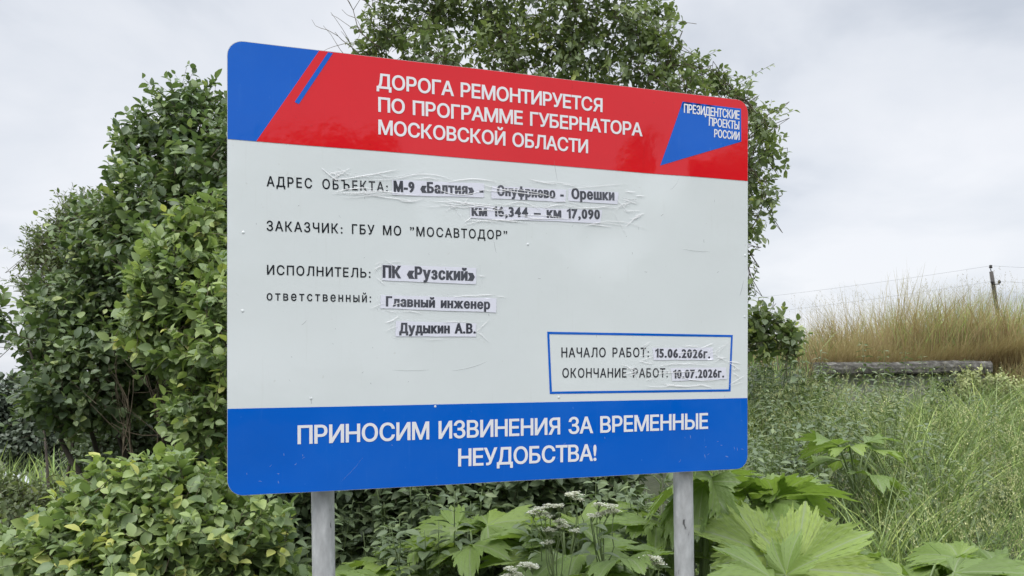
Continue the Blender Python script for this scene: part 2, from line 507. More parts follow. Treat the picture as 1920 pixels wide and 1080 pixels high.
def text(name, s, p0, p1, cap, ox, oy, mat, w, parent, xh=False, track=0.0, shear=0.0):
    """a line of lettering: p0 and p1 are the photographed ends of its baseline, cap its photographed letter height;
    ox, oy thicken upright and level strokes (fractions of the letter height)"""
    x = 0.0; loops = []
    raw = []
    # advance letter by letter so that tracking can be set
    for ch in s:
        if ch == ' ':
            x += (0.35 if track == 0 else 0.30 + 2.3 * track); continue
        ls = text_loops(ch)
        if ch == '1':
            ls = [np.array(((0.17, 0), (0.25, 0), (0.25, 0.70), (0.19, 0.70), (0.15, 0.64), (0.0, 0.585), (0.0, 0.515), (0.17, 0.56)))]
        area = lambda l: 0.5 * np.sum(l[:, 0] * np.roll(l[:, 1], -1) - np.roll(l[:, 0], -1) * l[:, 1])
        if area(max(ls, key=lambda l: abs(area(l)))) < 0:
            ls = [l[::-1] for l in ls]
        lo = min(l[:, 0].min() for l in ls); hi = max(l[:, 0].max() for l in ls)
        sb = 0.055
        if ch in 'АТУ': sb = 0.01
        if ch in 'Дд': sb = 0.02
        if ch in '.,:': sb = 0.07
        ls = [l + np.array((x + sb - lo, 0)) for l in ls]
        raw += ls
        x += hi - lo + 2 * sb + track
    H = 0.729 if not xh else 0.54
    a, b = uv(*p0), uv(*p1)
    top = uv(p0[0], p0[1] - cap)
    hh = np.linalg.norm(top - a)
    lo = min(l[:, 0].min() for l in raw); hi = max(l[:, 0].max() for l in raw)
    D = b - a; Lg = np.linalg.norm(D); D = D / Lg; Nn = np.array((-D[1], D[0]))
    sy = (hh - 2 * oy * hh * 0) / H
    mx_ = ox * hh; my_ = oy * hh
    sx = (Lg - 2 * mx_) / (hi - lo)
    sy = (hh - 2 * my_) / H
    fin = []
    sc = [np.stack([(l[:, 0] - lo) * sx + mx_, l[:, 1] * sy + my_], -1) for l in raw]
    for l in sc:
        pv, nx_ = np.roll(l, 1, 0), np.roll(l, -1, 0)
        e1, e2 = nrm(l - pv), nrm(nx_ - l)
        n1 = np.stack([e1[:, 1], -e1[:, 0]], -1); n2 = np.stack([e2[:, 1], -e2[:, 0]], -1)
        bis = n1 + n2
        den = np.maximum(1 + (n1 * n2).sum(1), 0.45)
        off = bis / den[:, None]
        l = l + off * np.array((mx_, my_))
        fin.append(l)
    P, F, wn = fill_poly(fin)
    F = F[wn > 0]
    Q = a + P[:, :1] * D + P[:, 1:] * Nn
    return MB().add(BP(Q[:, 0], Q[:, 1], w), F).build(name, mat, parent, smooth=False)


def rounded(u0, v0, u1, v1, r, n=8):
    pts = []
    for (cx, cy, a0) in ((u1 - r, v0 + r, -90), (u1 - r, v1 - r, 0), (u0 + r, v1 - r, 90), (u0 + r, v0 + r, 180)):
        for i in range(n + 1):
            a = R(a0 + 90 * i / n)
            pts.append((cx + r * math.cos(a), cy + r * math.sin(a)))
    return np.array(pts)


sign = thing('information_sign', 'large white road works sign with red top and blue bottom on two steel posts', 'sign',
             (float(B0[0] + EU[0]), float(B0[1] + EU[1]), 0))
OUT = rounded(0, 0, BW, BH, 0.052)
pl = board_sheet('panel', OUT, M['white'], 0.0, sign, 0.03)
# folded rim of the sheet
n_o = len(OUT)
rim = MB()
dense = np.concatenate([np.linspace(OUT[i], OUT[(i + 1) % n_o], max(2, int(np.linalg.norm(OUT[i] - OUT[(i + 1) % n_o]) / 0.04)))[:-1] for i in range(n_o)])
nd = len(dense)
inner = rounded(0.018, 0.018, BW - 0.018, BH - 0.018, 0.036)
ctr = np.array((BW / 2, BH / 2))
outw = dense + nrm(dense - ctr) * 0.0006
ring = [BP(outw[:, 0], outw[:, 1], 0.0002), BP(outw[:, 0], outw[:, 1], -0.022), BP(*(dense + (ctr - dense) * np.array((0.02, 0.027))).T, -0.022)]
q = np.arange(nd); k = (q + 1) % nd
for r_ in range(2):
    V = np.concatenate([ring[r_], ring[r_ + 1]])
    rim.add(V, np.stack([q, q + nd, k + nd, k], -1))
rim.build('folded_rim', M['sheet_metal'], sign)


def clip_v(poly, v, keep_above):
    o = []
    for i in range(len(poly)):
        a, b = poly[i], poly[(i + 1) % len(poly)]
        ia, ib = (a[1] > v) == keep_above, (b[1] > v) == keep_above
        if ia: o.append(a)
        if ia != ib:
            t = (v - a[1]) / (b[1] - a[1]); o.append(a + t * (b - a))
    return np.array(o)


def clip_line(poly, p, q, side):
    o = []
    d = np.array((-(q[1] - p[1]), q[0] - p[0])) * side
    f = lambda a: np.dot(a - p, d)
    for i in range(len(poly)):
        a, b = poly[i], poly[(i + 1) % len(poly)]
        fa, fb = f(a), f(b)
        if fa >= 0: o.append(a)
        if (fa >= 0) != (fb >= 0):
            t = fa / (fa - fb); o.append(a + t * (b - a))
    return np.array(o)


ins = rounded(0.001, 0.001, BW - 0.001, BH - 0.001, 0.051)
VR, VB = 1.173, 0.288
topb = clip_v(ins, VR, True)
c0, c1 = uv(482.5, 262), uv(598, 95.5)
red = board_sheet('red_band', clip_line(topb, c0, c1, -1), M['red'], 0.0010, sign)
cornerb = board_sheet('blue_corner', clip_line(topb, c0, c1, 1), M['blue'], 0.0010, sign)
blue = board_sheet('blue_band', clip_v(ins, VB, False), M['blue'], 0.0010, sign)
stripe = np.array([uv(615, 98), uv(624.5, 99.3), uv(560.3, 195), uv(552.5, 191)])
board_sheet('blue_stripe', stripe, M['blue'], 0.0019, red)
emb = board_sheet('emblem', np.array([uv(1279.2, 190.7), uv(1388.6, 204.3), uv(1389.2, 265.8), uv(1238.6, 310)]), M['blue'], 0.0019, sign)
# thin white gap line above the lower edge of the red band
a_, b_ = uv(590, 268.5), uv(1402, 334.5)
BT = (0.030, 0.022)
text('lettering', 'ДОРОГА РЕМОНТИРУЕТСЯ', (706, 165.5), (1129.5, 210.5), 28.5, 0.029, 0.024, M['ink_white'], 0.0019, red)
text('lettering', 'ПО ПРОГРАММЕ ГУБЕРНАТОРА', (709, 210), (1204.5, 255.7), 28, 0.029, 0.024, M['ink_white'], 0.0019, red)
text('lettering', 'МОСКОВСКОЙ ОБЛАСТИ', (709, 252.5), (1102.6, 287.4), 28, 0.029, 0.024, M['ink_white'], 0.0019, red)
text('lettering', 'ПРЕЗИДЕНТСКИЕ', (1281.4, 211.6), (1385.4, 224.6), 17, 0.030, 0.016, M['ink_white'], 0.0028, emb)
text('lettering', 'ПРОЕКТЫ', (1328, 236), (1385, 243.7), 16, 0.030, 0.016, M['ink_white'], 0.0028, emb)
text('lettering', 'РОССИИ', (1338, 257.6), (1385.6, 263.2), 15.5, 0.030, 0.016, M['ink_white'], 0.0028, emb)
text('lettering', 'ПРИНОСИМ ИЗВИНЕНИЯ ЗА ВРЕМЕННЫЕ', (557.9, 832.9), (1327.4, 804), 35.5, 0.027, 0.020, M['ink_white'], 0.0019, blue)
text('lettering', 'НЕУДОБСТВА!', (859, 874.7), (1118, 863.7), 33.5, 0.027, 0.020, M['ink_white'], 0.0019, blue)
TB = (0.018, 0.016)
text('lettering', 'АДРЕС ОБЪЕКТА:', (500, 349.4), (727, 360), 19.5, *TB, M['ink_black'], 0.0009, sign, track=0.16)
text('lettering', 'ЗАКАЗЧИК: ГБУ МО ”МОСАВТОДОР”', (500, 432.8), (951.4, 449.4), 19.2, *TB, M['ink_black'], 0.0009, sign, track=0.13)
text('lettering', 'ИСПОЛНИТЕЛЬ:', (500.5, 515), (694.5, 520.9), 18.5, *TB, M['ink_black'], 0.0009, sign, track=0.12)
text('lettering', 'ответственный:', (500, 563.2), (695.5, 567), 13.6, 0.02, 0.018, M['ink_black'], 0.0009, sign, xh=True, track=0.17)
frame = MB()
q_ = [(1026.3, 621.9), (1374, 628), (1370, 733.9), (1031, 738.7)]
q4 = np.array([uv(*p) for p in q_]); q4c = q4.mean(0)
inn = q4 + np.array([(0.0088, -0.0088), (-0.0088, -0.0088), (-0.0088, 0.0088), (0.0088, 0.0088)])
for i in range(4):
    j = (i + 1) % 4
    aa = np.linspace(q4[i], q4[j], 12); bb = np.linspace(inn[i], inn[j], 12)
    V = np.concatenate([BP(aa[:, 0], aa[:, 1], 0.0009), BP(bb[:, 0], bb[:, 1], 0.0009)])
    n_ = np.arange(11)
    frame.add(V, np.stack([n_, n_ + 1, n_ + 13, n_ + 12], -1))
box_frame = frame.build('date_frame', M['blue'], sign)
text('lettering', 'НАЧАЛО РАБОТ:', (1053, 670), (1216.6, 669.6), 18.6, *TB, M['ink_black'], 0.0009, sign, track=0.10)
text('lettering', 'ОКОНЧАНИЕ РАБОТ:', (1054.7, 708.3), (1252, 707.6), 18.2, *TB, M['ink_black'], 0.0009, sign, track=0.10)

strips = [
    ([(735, 338), (908, 344), (907, 371), (735, 366)], 'М-9 «Балтия» -', (737.7, 360.2), (906.4, 366), 21.3),
    ([(922, 349), (1062, 356), (1060, 379), (921, 372)], 'Онуфриево -', (932, 367), (1057, 373), 20),
    ([(1066, 354), (1160, 361), (1158, 383), (1065, 377)], 'Орешки', (1071.5, 373), (1152.5, 376), 20.5),
    ([(881, 386), (1130, 393.5), (1127, 418), (881, 409.5)], 'км 16,344 – км 17,090', (884, 404.8), (1125.8, 411), 20),
    ([(716, 496), (893, 502.5), (892, 533), (716, 526)], 'ПК «Рузский»', (717, 521), (890, 527), 24),
    ([(714, 554), (931, 559), (930, 586), (712.5, 578)], 'Главный инженер', (723, 574.5), (918.8, 580), 19.3),
    ([(742, 602), (893, 606), (892, 631), (741, 631)], 'Дудыкин А.В.', (748, 625), (892, 625.5), 20),
    ([(1223, 652), (1336, 652), (1338, 675), (1225, 675)], '15.06.2026г.', (1228, 670.4), (1331.4, 672), 17.7),
    ([(1257, 690), (1361, 689), (1363, 711), (1260, 714)], '10.07.2026г.', (1262, 709.8), (1357.7, 707.8), 17.2),
]
rs = random.Random(5)
for (quad, s, p0, p1, cap) in strips:
    qq = np.array([uv(*p) for p in quad])
    # torn, slightly uneven long edges
    edge = []
    for i in range(4):
        for t in np.linspace(0, 1, 9)[:-1]:
            edge.append(qq[i] + (qq[(i + 1) % 4] - qq[i]) * t + np.array((rs.uniform(-1, 1), rs.uniform(-1, 1))) * 0.0011)
    ps = board_sheet('paper_strip', np.array(edge), M['paper'], 0.0016, sign, 0.02)
    text('lettering', s, p0, p1, cap, 0.068, 0.040, M['ink_worn'], 0.0021, ps, track=0.075)

# clear tape stuck over the strips: sheets with creased edges
tapes = [
    [(612, 322), (760, 332), (1165, 350), (1205, 372), (1160, 388), (860, 384), (690, 368)],
    [(846, 390), (880, 380), (1150, 388), (1200, 400), (1180, 418), (1125, 424), (880, 414)],
    [(708, 492), (900, 498), (905, 538), (714, 532)],
    [(708, 551), (940, 555), (938, 590), (706, 584)],
    [(735, 598), (905, 602), (905, 636), (733, 636)],
    [(1210, 648), (1348, 646), (1352, 680), (1212, 680)],
    [(1180, 686), (1376, 682), (1384, 720), (1240, 722), (1184, 700)],
]
for tp in tapes:
    t_o = board_sheet('tape', np.array([uv(*p) for p in tp]), M['tape'], 0.0027, sign, 0.02)
    cr_ = MB()
    tp = np.array(tp, float)
    wid = tp[:, 0].max() - tp[:, 0].min()
    nst = int(wid / 12) + 5 if wid > 250 or tp[0][0] > 1100 else 7
    x0_, x1_ = tp[:, 0].min(), tp[:, 0].max()
    for i in range(nst):
        edge_i = rs.randrange(len(tp))
        a = tp[edge_i]; b = tp[(edge_i + 1) % len(tp)]
        t = rs.random()
        c = a + (b - a) * t
        if rs.random() < 0.16:
            c = tp.mean(0) + np.array((rs.uniform(-0.45, 0.45) * wid, rs.uniform(-9, 9)))
        endz = (c[0] < x0_ + 45 or c[0] > x1_ - 45)
        ln = rs.uniform(10, 34) if endz else rs.uniform(25, min(130, wid * 0.45))
        sl = rs.gauss(0.03, 0.10) if not endz else rs.gauss(0.0, 0.6)
        cv = rs.gauss(0, 0.06) * ln
        m_ = 9
        tt = np.linspace(-0.5, 0.5, m_)
        px = c[0] + tt * ln; py = c[1] + rs.uniform(-3, 3) + tt * ln * sl + cv * (tt * tt * 4 - 0.5) + np.array([rs.gauss(0, 0.25) for _ in tt])
        Q = np.array([uv(x, y) for x, y in zip(px, py)])
        wd = (rs.uniform(0.0005, 0.0018)) * np.sqrt(np.maximum(0.02, 1 - (2 * tt) ** 2))
        up = np.stack([np.zeros(m_), wd], -1)
        A_, C_, B_ = Q + up, Q, Q - up
        hgt = 0.0003 + 0.35 * wd
        V = np.concatenate([BP(A_[:, 0], A_[:, 1], 0.0028), BP(C_[:, 0], C_[:, 1], 0.0028 + hgt), BP(B_[:, 0], B_[:, 1], 0.0028)])
        z_ = np.arange(m_ - 1)
        cr_.add(V, np.concatenate([np.stack([z_, z_ + m_, z_ + m_ + 1, z_ + 1], -1), np.stack([z_ + m_, z_ + 2 * m_, z_ + 2 * m_ + 1, z_ + m_ + 1], -1)]))
    cr_.build('crease', M['tape_edge'], t_o)

# scuffs and scratches in the film
M['scuff_mark'], _n, _p, _o = new_mat("scuff_mark")
_p.inputs["Base Color"].default_value = (0.34, 0.35, 0.36, 1); _p.inputs["Roughness"].default_value = 0.6; _p.inputs["Alpha"].default_value = 0.55
sc_ = MB()
def scuff(px, py, ln, sl, cv, wd):
    ln = ln / math.sqrt(1 + sl * sl)
    tt = np.linspace(-0.5, 0.5, 8)
    Q = np.array([uv(px + t * ln, py + t * ln * sl + cv * (1 - 4 * t * t) + rs.gauss(0, 0.3)) for t in tt])
    w_ = wd * np.sqrt(np.maximum(0.03, 1 - 4 * tt * tt))
    up = np.stack([np.zeros(8), w_], -1) if abs(sl) < 3 else np.stack([w_, np.zeros(8)], -1)
    V = np.concatenate([BP(*(Q + up).T, 0.0016), BP(*(Q - up).T, 0.0016)])
    z_ = np.arange(7)
    sc_.add(V, np.stack([z_, z_ + 8, z_ + 9, z_ + 1], -1))
scuff(770, 694, 70, 0.0, 1, .0006); scuff(880, 686, 70, -0.25, 4, .0007); scuff(1305, 470, 52, 0.10, 1, .0008); scuff(570, 605, 14, -1.0, 1, .0008); scuff(583, 750, 14, 9, 0, .0009)
scuff(1042, 320, 40, 6, 3, .0005); scuff(928, 462, 26, 5, 2, .0005); scuff(1180, 372, 30, 0.1, 2, .0008); scuff(1390, 540, 30, -4, 3, .0008); scuff(1265, 345, 26, -1.2, 4, .0005)
for i in range(46):
    scuff(rs.uniform(440, 1390), rs.uniform(345, 745), rs.uniform(2, 7), rs.choice((0.1, 6, -0.8, 1.2)), 0.3, rs.uniform(.0004, .0009))
sc_.build('scuff', M['scuff_mark'], pl)
M['pale_scuff'], _n, _p, _o = new_mat("pale_scuff")
_p.inputs["Base Color"].default_value = (0.45, 0.58, 0.80, 1); _p.inputs["Roughness"].default_value = 0.5; _p.inputs["Alpha"].default_value = 0.5
sc_ = MB()
for i in range(26):
    k_ = i % 3
    scuff(rs.uniform(1320, 1392) if k_ == 0 else rs.uniform(440, 620) if k_ == 1 else rs.uniform(640, 1390), rs.uniform(825, 866) if k_ == 0 else rs.uniform(850, 905) if k_ == 1 else rs.uniform(770, 868), rs.uniform(2, 7), rs.choice((0.1, 5, -0.8)), 0.3, rs.uniform(.0004, .0011))
scuff(660, 880, 60, -1.1, 2, .0004); scuff(1275, 864, 8, -1.5, 1, .0009)
sc_.build('scuff', M['pale_scuff'], blue)

# rivet heads that hold the sheet on its rails
for (px, py) in ((456, 436), (455, 583), (1397, 479), (1396, 594), (583, 747), (816, 762), (1048, 745), (990, 458)):
    c = uv(px, py)
    rv = MB()
    a = np.linspace(0, 2 * math.pi, 11)[:-1]
    V = [BP(*(c), 0.0018)] + [BP(c[0] + 0.0035 * math.cos(x), c[1] + 0.0035 * math.sin(x), 0.0014) for x in a] + [BP(c[0] + 0.0055 * math.cos(x), c[1] + 0.0055 * math.sin(x), 0.0002) for x in a]
    F3 = [(0, 1 + i, 1 + (i + 1) % 10) for i in range(10)]
    rv.add(np.array(V), F3)
    rv.F.append(np.array([(1 + i, 11 + i, 11 + (i + 1) % 10, 1 + (i + 1) % 10) for i in range(10)]))
    rv.build('rivet', M['white'], sign)
# rails on the back and posts
for v in (0.22, 0.75, 1.28):
    c = BP(np.array(1.0), np.array(v), -0.032)
    MB().box(c, (1.9, 0.02, 0.04), math.atan2(EU[1], EU[0])).build('rail', M['sheet_metal'], sign, smooth=False)
for (px, py) in ((605.0, 925), (1280.5, 888)):
    u_ = uv(px, py)[0]
    b = B0 + EU * u_ - EN * 0.083
    # the photographed axis of the post, at the depth of the post itself
    top = np.array(((px - 960) / FPX * b[1], b[1], B0[2]))
    lean = 0.013
    zz = np.linspace(-0.25, 2.60, 40)
    P = np.stack([top[0] - (zz - B0[2]) * lean, np.full_like(zz, top[1]), zz], -1)
    MB().tube(P, 0.0395, 28).build('post', M['zinc'], sign)

for ch in sign.children:
    ch.location = -sign.location

# ------------------------------------------------------------------ leaves
LT = np.array([0.0, 0.22, 0.50, 0.80, 1.0])


def leaf_cloud(mb, P, D, Nn, size, tint, width=0.30, fold=0.35, droop=0.16, prof=(0.05, 0.78, 1.0, 0.60, 0.03)):
    """ovate leaves with a folded midrib: one 15 vertex blade at every P, pointing along D, facing Nn"""
    P = np.asarray(P); n = len(P)
    D = nrm(D); Y = nrm(np.cross(Nn, D)); Z = np.cross(D, Y)
    pr = np.asarray(prof) * width
    w = np.stack([-pr, 0 * pr, pr], -1)                       # 5,3
    x = np.repeat(LT[:, None], 3, 1)
    z = np.abs(w) * fold - droop * x ** 2
    size = np.broadcast_to(size, (n,))
    dr = rng.uniform(0.3, 1.7, n)[:, None, None]
    zz = np.abs(w)[None] * fold - droop * (x ** 2)[None] * dr
    V = P[:, None, None] + size[:, None, None, None] * (x[None, ..., None] * D[:, None, None] + w[None, ..., None] * Y[:, None, None] + zz[..., None] * Z[:, None, None])
    base = np.arange(n)[:, None] * 15
    f = []
    for r in range(4):
        for c in range(2):
            f.append((r * 3 + c, r * 3 + c + 1, r * 3 + c + 4, r * 3 + c + 3))
    F = (base[:, :, None] + np.array(f)[None]).reshape(-1, 4)
    mb.add(V.reshape(-1, 3), F, np.repeat(tint, 15))


def twig_cloud(mb, A, Bp, r0, r1, tint=0.5):
    """straight three sided twigs from A to B"""
    n = len(A)
    T = nrm(Bp - A); U = nrm(np.cross(T, np.array((0.3, 0.5, 0.81)))); Wv = np.cross(T, U)
    a = np.arange(3) * 2 * math.pi / 3
    ringd = np.cos(a)[None, :, None] * U[:, None] + np.sin(a)[None, :, None] * Wv[:, None]
    V = np.concatenate([A[:, None] + np.broadcast_to(r0, (n,))[:, None, None] * ringd, Bp[:, None] + np.broadcast_to(r1, (n,))[:, None, None] * ringd], 1)
    f = np.array([(0, 1, 4, 3), (1, 2, 5, 4), (2, 0, 3, 5)])
    F = (np.arange(n)[:, None, None] * 6 + f[None]).reshape(-1, 4)
    mb.add(V.reshape(-1, 3), F, tint)


def bent(a, b, n=7, wob=0.06, sag=0.0):
    a = np.asarray(a, float); b = np.asarray(b, float)
    t = np.linspace(0, 1, n)[:, None]
    L_ = np.linalg.norm(b - a)
    o = rng.normal(0, wob * L_, 3) * np.sin(t * math.pi) + rng.normal(0, wob * 0.5 * L_, 3) * np.sin(2 * t * math.pi)
    P = a + (b - a) * t + o
    P[:, 2] += sag * np.sin(t[:, 0] * math.pi)
    return P


def shrub(name, label, cat, base, clumps, density, leaf, mat, shoot=0.32, per=11, tint=(0.35, 0.2), width=0.30, stems=1, rad=0.05, up=0.5,
          fill=0.55, group=None, twig=0.0022, droop=0.16, hang=0.1, limbs=6, tipbright=0.35, bare=None, nstem=None):
    """clumps: (x, y, z, r) or (x, y, z, rx, ry, rz); density: leafy shoots per square metre of clump skin"""
    base = np.asarray(base, float)
    root = thing(name, label, cat, base, group)
    P0 = []; U0 = []; CC = []
    for ci, c in enumerate(clumps):
        c = tuple(c)
        ctr = np.array(c[:3]); r = np.array(c[3:6]) if len(c) >= 6 else np.array((c[3],) * 3)
        n = max(6, int(density * 4 * math.pi * np.mean(r) ** 2))
        u = nrm(rng.normal(size=(n, 3)))
        rr = fill + (1 - fill) * rng.random(n) ** 0.6
        lump = 1 + 0.16 * np.sin(u[:, 0] * 5 + ci) * np.sin(u[:, 1] * 4 + 2 * ci) + 0.12 * np.sin(u[:, 2] * 7 + ci)
        P0.append(ctr + u * r * (rr * lump)[:, None]); U0.append(u); CC.append(np.full(n, ci))
    P0 = np.concatenate(P0); U0 = np.concatenate(U0); CC = np.concatenate(CC)
    ok = P0[:, 2] > base[2] + 0.03
    P0, U0, CC = P0[ok], U0[ok], CC[ok]
    n = len(P0)
    SD = nrm(U0 * 0.75 + np.array((0, 0, up)) + rng.normal(0, 0.42, (n, 3)))
    SL = shoot * rng.uniform(0.55, 1.35, n)
    S0 = P0 - SD * (SL * 0.65)[:, None]
    S1 = P0 + SD * (SL * 0.35)[:, None]
    t = (np.arange(per) + 0.5) / per
    t = 0.18 + 0.82 * t
    az = np.arange(per) * 2.4
    Ua = nrm(np.cross(SD, np.array((0.21, 0.13, 0.97)))); Ub = np.cross(SD, Ua)
    az = az[None] + rng.uniform(0, 6.28, n)[:, None]
    rad_d = np.cos(az)[..., None] * Ua[:, None] + np.sin(az)[..., None] * Ub[:, None]
    LP = S0[:, None] + (S1 - S0)[:, None] * t[None, :, None] + rng.normal(0, 0.006, (n, per, 3))
    LD = nrm(SD[:, None] * (0.35 + 0.5 * t[None, :, None]) + rad_d * (1.0 - 0.35 * t[None, :, None]) + rng.normal(0, 0.25, (n, per, 3)) - np.array((0, 0, hang)))
    LN = nrm(np.array((0, 0, 0.9)) + 0.45 * U0[:, None] + SD[:, None] * 0.3 + rng.normal(0, 0.48, (n, per, 3)))
    sz = leaf * (0.62 + 0.6 * np.sin(np.pi * (0.12 + 0.72 * t)))[None] * rng.uniform(0.6, 1.3, (n, per)) * rng.uniform(0.75, 1.2, n)[:, None]
    ti = tint[0] + rng.normal(0, tint[1], n)[:, None] * 0.7 + rng.normal(0, tint[1], (n, per)) * 0.6 + tipbright * np.clip(t - 0.72, 0, 1)[None] / 0.28 * rng.random(n)[:, None]
    keep = rng.random((n, per)) < 0.93
    cm = MB()
    leaf_cloud(cm, LP[keep], LD[keep], LN[keep], sz[keep], np.clip(ti[keep], 0, 1), width, 0.35, droop)
    cm.build('crown', mat, root, loc=None)
    # stems and limbs
    tm = MB(); bm_ = MB()
    cs = [np.array(c[:3]) for c in clumps]
    hub = np.mean(cs, 0)
    hub[2] = base[2] + 0.45 * (max(c[2] for c in cs) - base[2])
    stem_pts = []
    for s_ in range(stems):
        b0 = base + np.array((rng.normal(0, 0.08 * (stems > 1)), rng.normal(0, 0.08 * (stems > 1)), -0.1))
        h0 = hub + (rng.normal(0, 0.35, 3) * np.array((1, 0.6, 0.4)) if stems > 1 else 0)
        P = bent(b0, h0, 9, 0.04)
        tm.tube(P, np.linspace(rad, rad * 0.18, 9), 8)
        stem_pts.append(P)
    SP = np.concatenate([p[3:] for p in stem_pts])
    done = [(p, rad * 0.38) for p in SP]
    for ci in np.argsort([np.linalg.norm(c - hub) for c in cs]):
        c = cs[ci]
        dl = [np.linalg.norm(p - c) + (0.8 * max(0, p[2] - c[2])) for p, _ in done]
        j = int(np.argmin(dl))
        a_r = done[j][1] * 0.8
        P = bent(done[j][0], c, 7, 0.07, 0.03)
        e_r = max(a_r * 0.55, twig * 1.6)
        bm_.tube(P, np.linspace(a_r, e_r, 7), 6)
        done += [(P[3], a_r * 0.75), (P[5], a_r * 0.62), (P[6], e_r)]
        idx = np.where(CC == ci)[0]
        if len(idx):
            pk = rng.choice(idx, min(limbs * 2, len(idx)), False)
            A_ = P[rng.integers(3, 7, len(pk))]
            twig_cloud(bm_, A_, S0[pk], min(rad * 0.08, e_r), twig)
    twig_cloud(bm_, S0, S1, twig, twig * 0.45)
    tm.build('trunk', M['bark'], root)
    bo = bm_.build('branches', M['twig'], root)
    for ch in root.children:
        ch.location = -base
    if bare is not None:
        bb = MB()
        for (a, b) in bare:
            P = bent(a, b, 8, 0.05)
            bb.tube(P, np.linspace(0.007, 0.0022, 8), 4)
            for _ in range(5):
                k_ = rng.integers(2, 7)
                d = nrm(nrm(b - a) + rng.normal(0, 0.5, 3)) * rng.uniform(0.15, 0.45)
                bb.tube(bent(P[k_], P[k_] + d, 5, 0.06), np.linspace(0.0035, 0.0019, 5), 3, cap=False)
        o = bb.build('bare_twig', M['twig'], root)
        o.location = -base
    return root


def pc(lst, Y, dy=0.0):
    o = []
    for (px, py, r) in lst:
        Yq = Y + dy * rng.uniform(-1, 1)
        p = at(px, py, Yq)
        o.append((p[0], p[1], p[2], r))
    return o


# tall shrub left of the sign
cl = pc([(365, 215, .24), (308, 285, .30), (400, 330, .42), (330, 425, .45), (252, 395, .24), (240, 505, .42), (390, 560, .5), (165, 570, .34),
         (285, 640, .45), (120, 640, .27), (180, 715, .36), (115, 745, .24), (500, 330, .5), (480, 600, .6), (580, 470, .7), (560, 760, .5), (205, 440, .25)], 5.4, 0.35)
shrub('broadleaf_shrub', 'tall dark green broadleaf shrub rising left of the sign, with pointed top', 'shrub', (-2.5, 5.6, height(-2.5, 5.6)), cl, 108, 0.057, M['willow'],
      0.34, 11, (0.40, 0.26), 0.34, 5, 0.034, fill=0.55, tipbright=0.3,
      bare=[(at(a, 900, 5.0), at(b, c, 5.0)) for a, b, c in ((262, 205, 690), (285, 300, 680), (320, 345, 690), (250, 250, 710), (300, 270, 690), (335, 320, 700), (345, 372, 720), (270, 225, 720))])
cl = pc([(330, 480, .16), (395, 450, .22), (300, 560, .22), (385, 560, .26), (350, 650, .22), (410, 680, .2), (330, 600, .22), (385, 770, .2), (430, 800, .2), (480, 620, .35), (260, 620, .14)], 4.5, 0.15)
shrub('broadleaf_shrub', 'fresh lighter green shrub tucked against the left edge of the sign', 'shrub', (-1.7, 4.7, 0.0), cl, 150, 0.058, M['bright'],
      0.28, 10, (0.40, 0.26), 0.34, 4, 0.03, fill=0.4)
cl = pc([(70, 1100, .26), (150, 1040, .28), (250, 995, .30), (330, 975, .26), (400, 1050, .34), (290, 1080, .42), (150, 1150, .4), (470, 1130, .26), (400, 1180, .4), (60, 1190, .3), (250, 1210, .5), (215, 960, .14), (350, 940, .12)], 3.75, 0.15)
shrub('broadleaf_bush', 'low rounded light green bush with large leaves, front left', 'bush', (-1.85, 3.8, 0.0), cl, 270, 0.056, M['bright'],
      0.23, 10, (0.42, 0.26), 0.34, 5, 0.022, fill=0.45, tipbright=0.32)
cl = pc([(110, 465, .18), (150, 425, .18), (90, 530, .22), (140, 530, .26), (85, 575, .14), (180, 470, .2), (75, 470, .1), (120, 410, .1), (180, 400, .13), (135, 395, .12), (100, 440, .14), (60, 470, .1), (165, 380, .08), (200, 410, .12), (90, 640, .16), (80, 720, .14)], 6.4, 0.2)
shrub('narrow_leaf_shrub', 'thin pale shrub with fine leaves at the far left side', 'shrub', (-3.6, 6.5, height(-3.6, 6.5)), cl, 150, 0.038, M['pale_leaf'],
      0.34, 14, (0.4, 0.22), 0.20, 4, 0.022, up=0.9, fill=0.35)
cl = pc([(-20, 575, .09), (-35, 640, .09), (-8, 605, .06), (-70, 600, .14)], 4.6, 0.05)
shrub('leaning_shrub', 'thin branch tips poking in at the left picture edge', 'shrub', (-3.3, 4.6, -0.05), cl, 150, 0.05, M['willow'], 0.25, 9, (0.4, 0.2), 0.28, 1, 0.02, fill=0.4)

cl = pc([(190, 770, .3), (220, 810, .34), (290, 770, .4), (370, 800, .4), (190, 860, .26), (250, 860, .4), (430, 850, .4), (330, 720, .3)], 6.3, 0.2)
shrub('understory_shrub', 'dark brownish shrub in the hollow behind the front left bush', 'shrub', (-3.0, 6.4, height(-3.0, 6.4)), cl, 75, 0.055, M['nettle'], 0.32, 9, (0.3, 0.2), 0.30, 5, 0.014, fill=0.4)
cl = pc([(15, 935, .14), (55, 960, .16), (-20, 960, .2), (80, 935, .10), (30, 990, .2)], 5.0, 0.15)
shrub('leafy_weed', 'light green leafy weed clump at the left edge below the far trees', 'plant', (-3.3, 5.2, height(-3.3, 5.2)), cl, 190, 0.042, M['pale_leaf'], 0.25, 9, (0.6, 0.25), 0.26, 3, 0.012, fill=0.5)

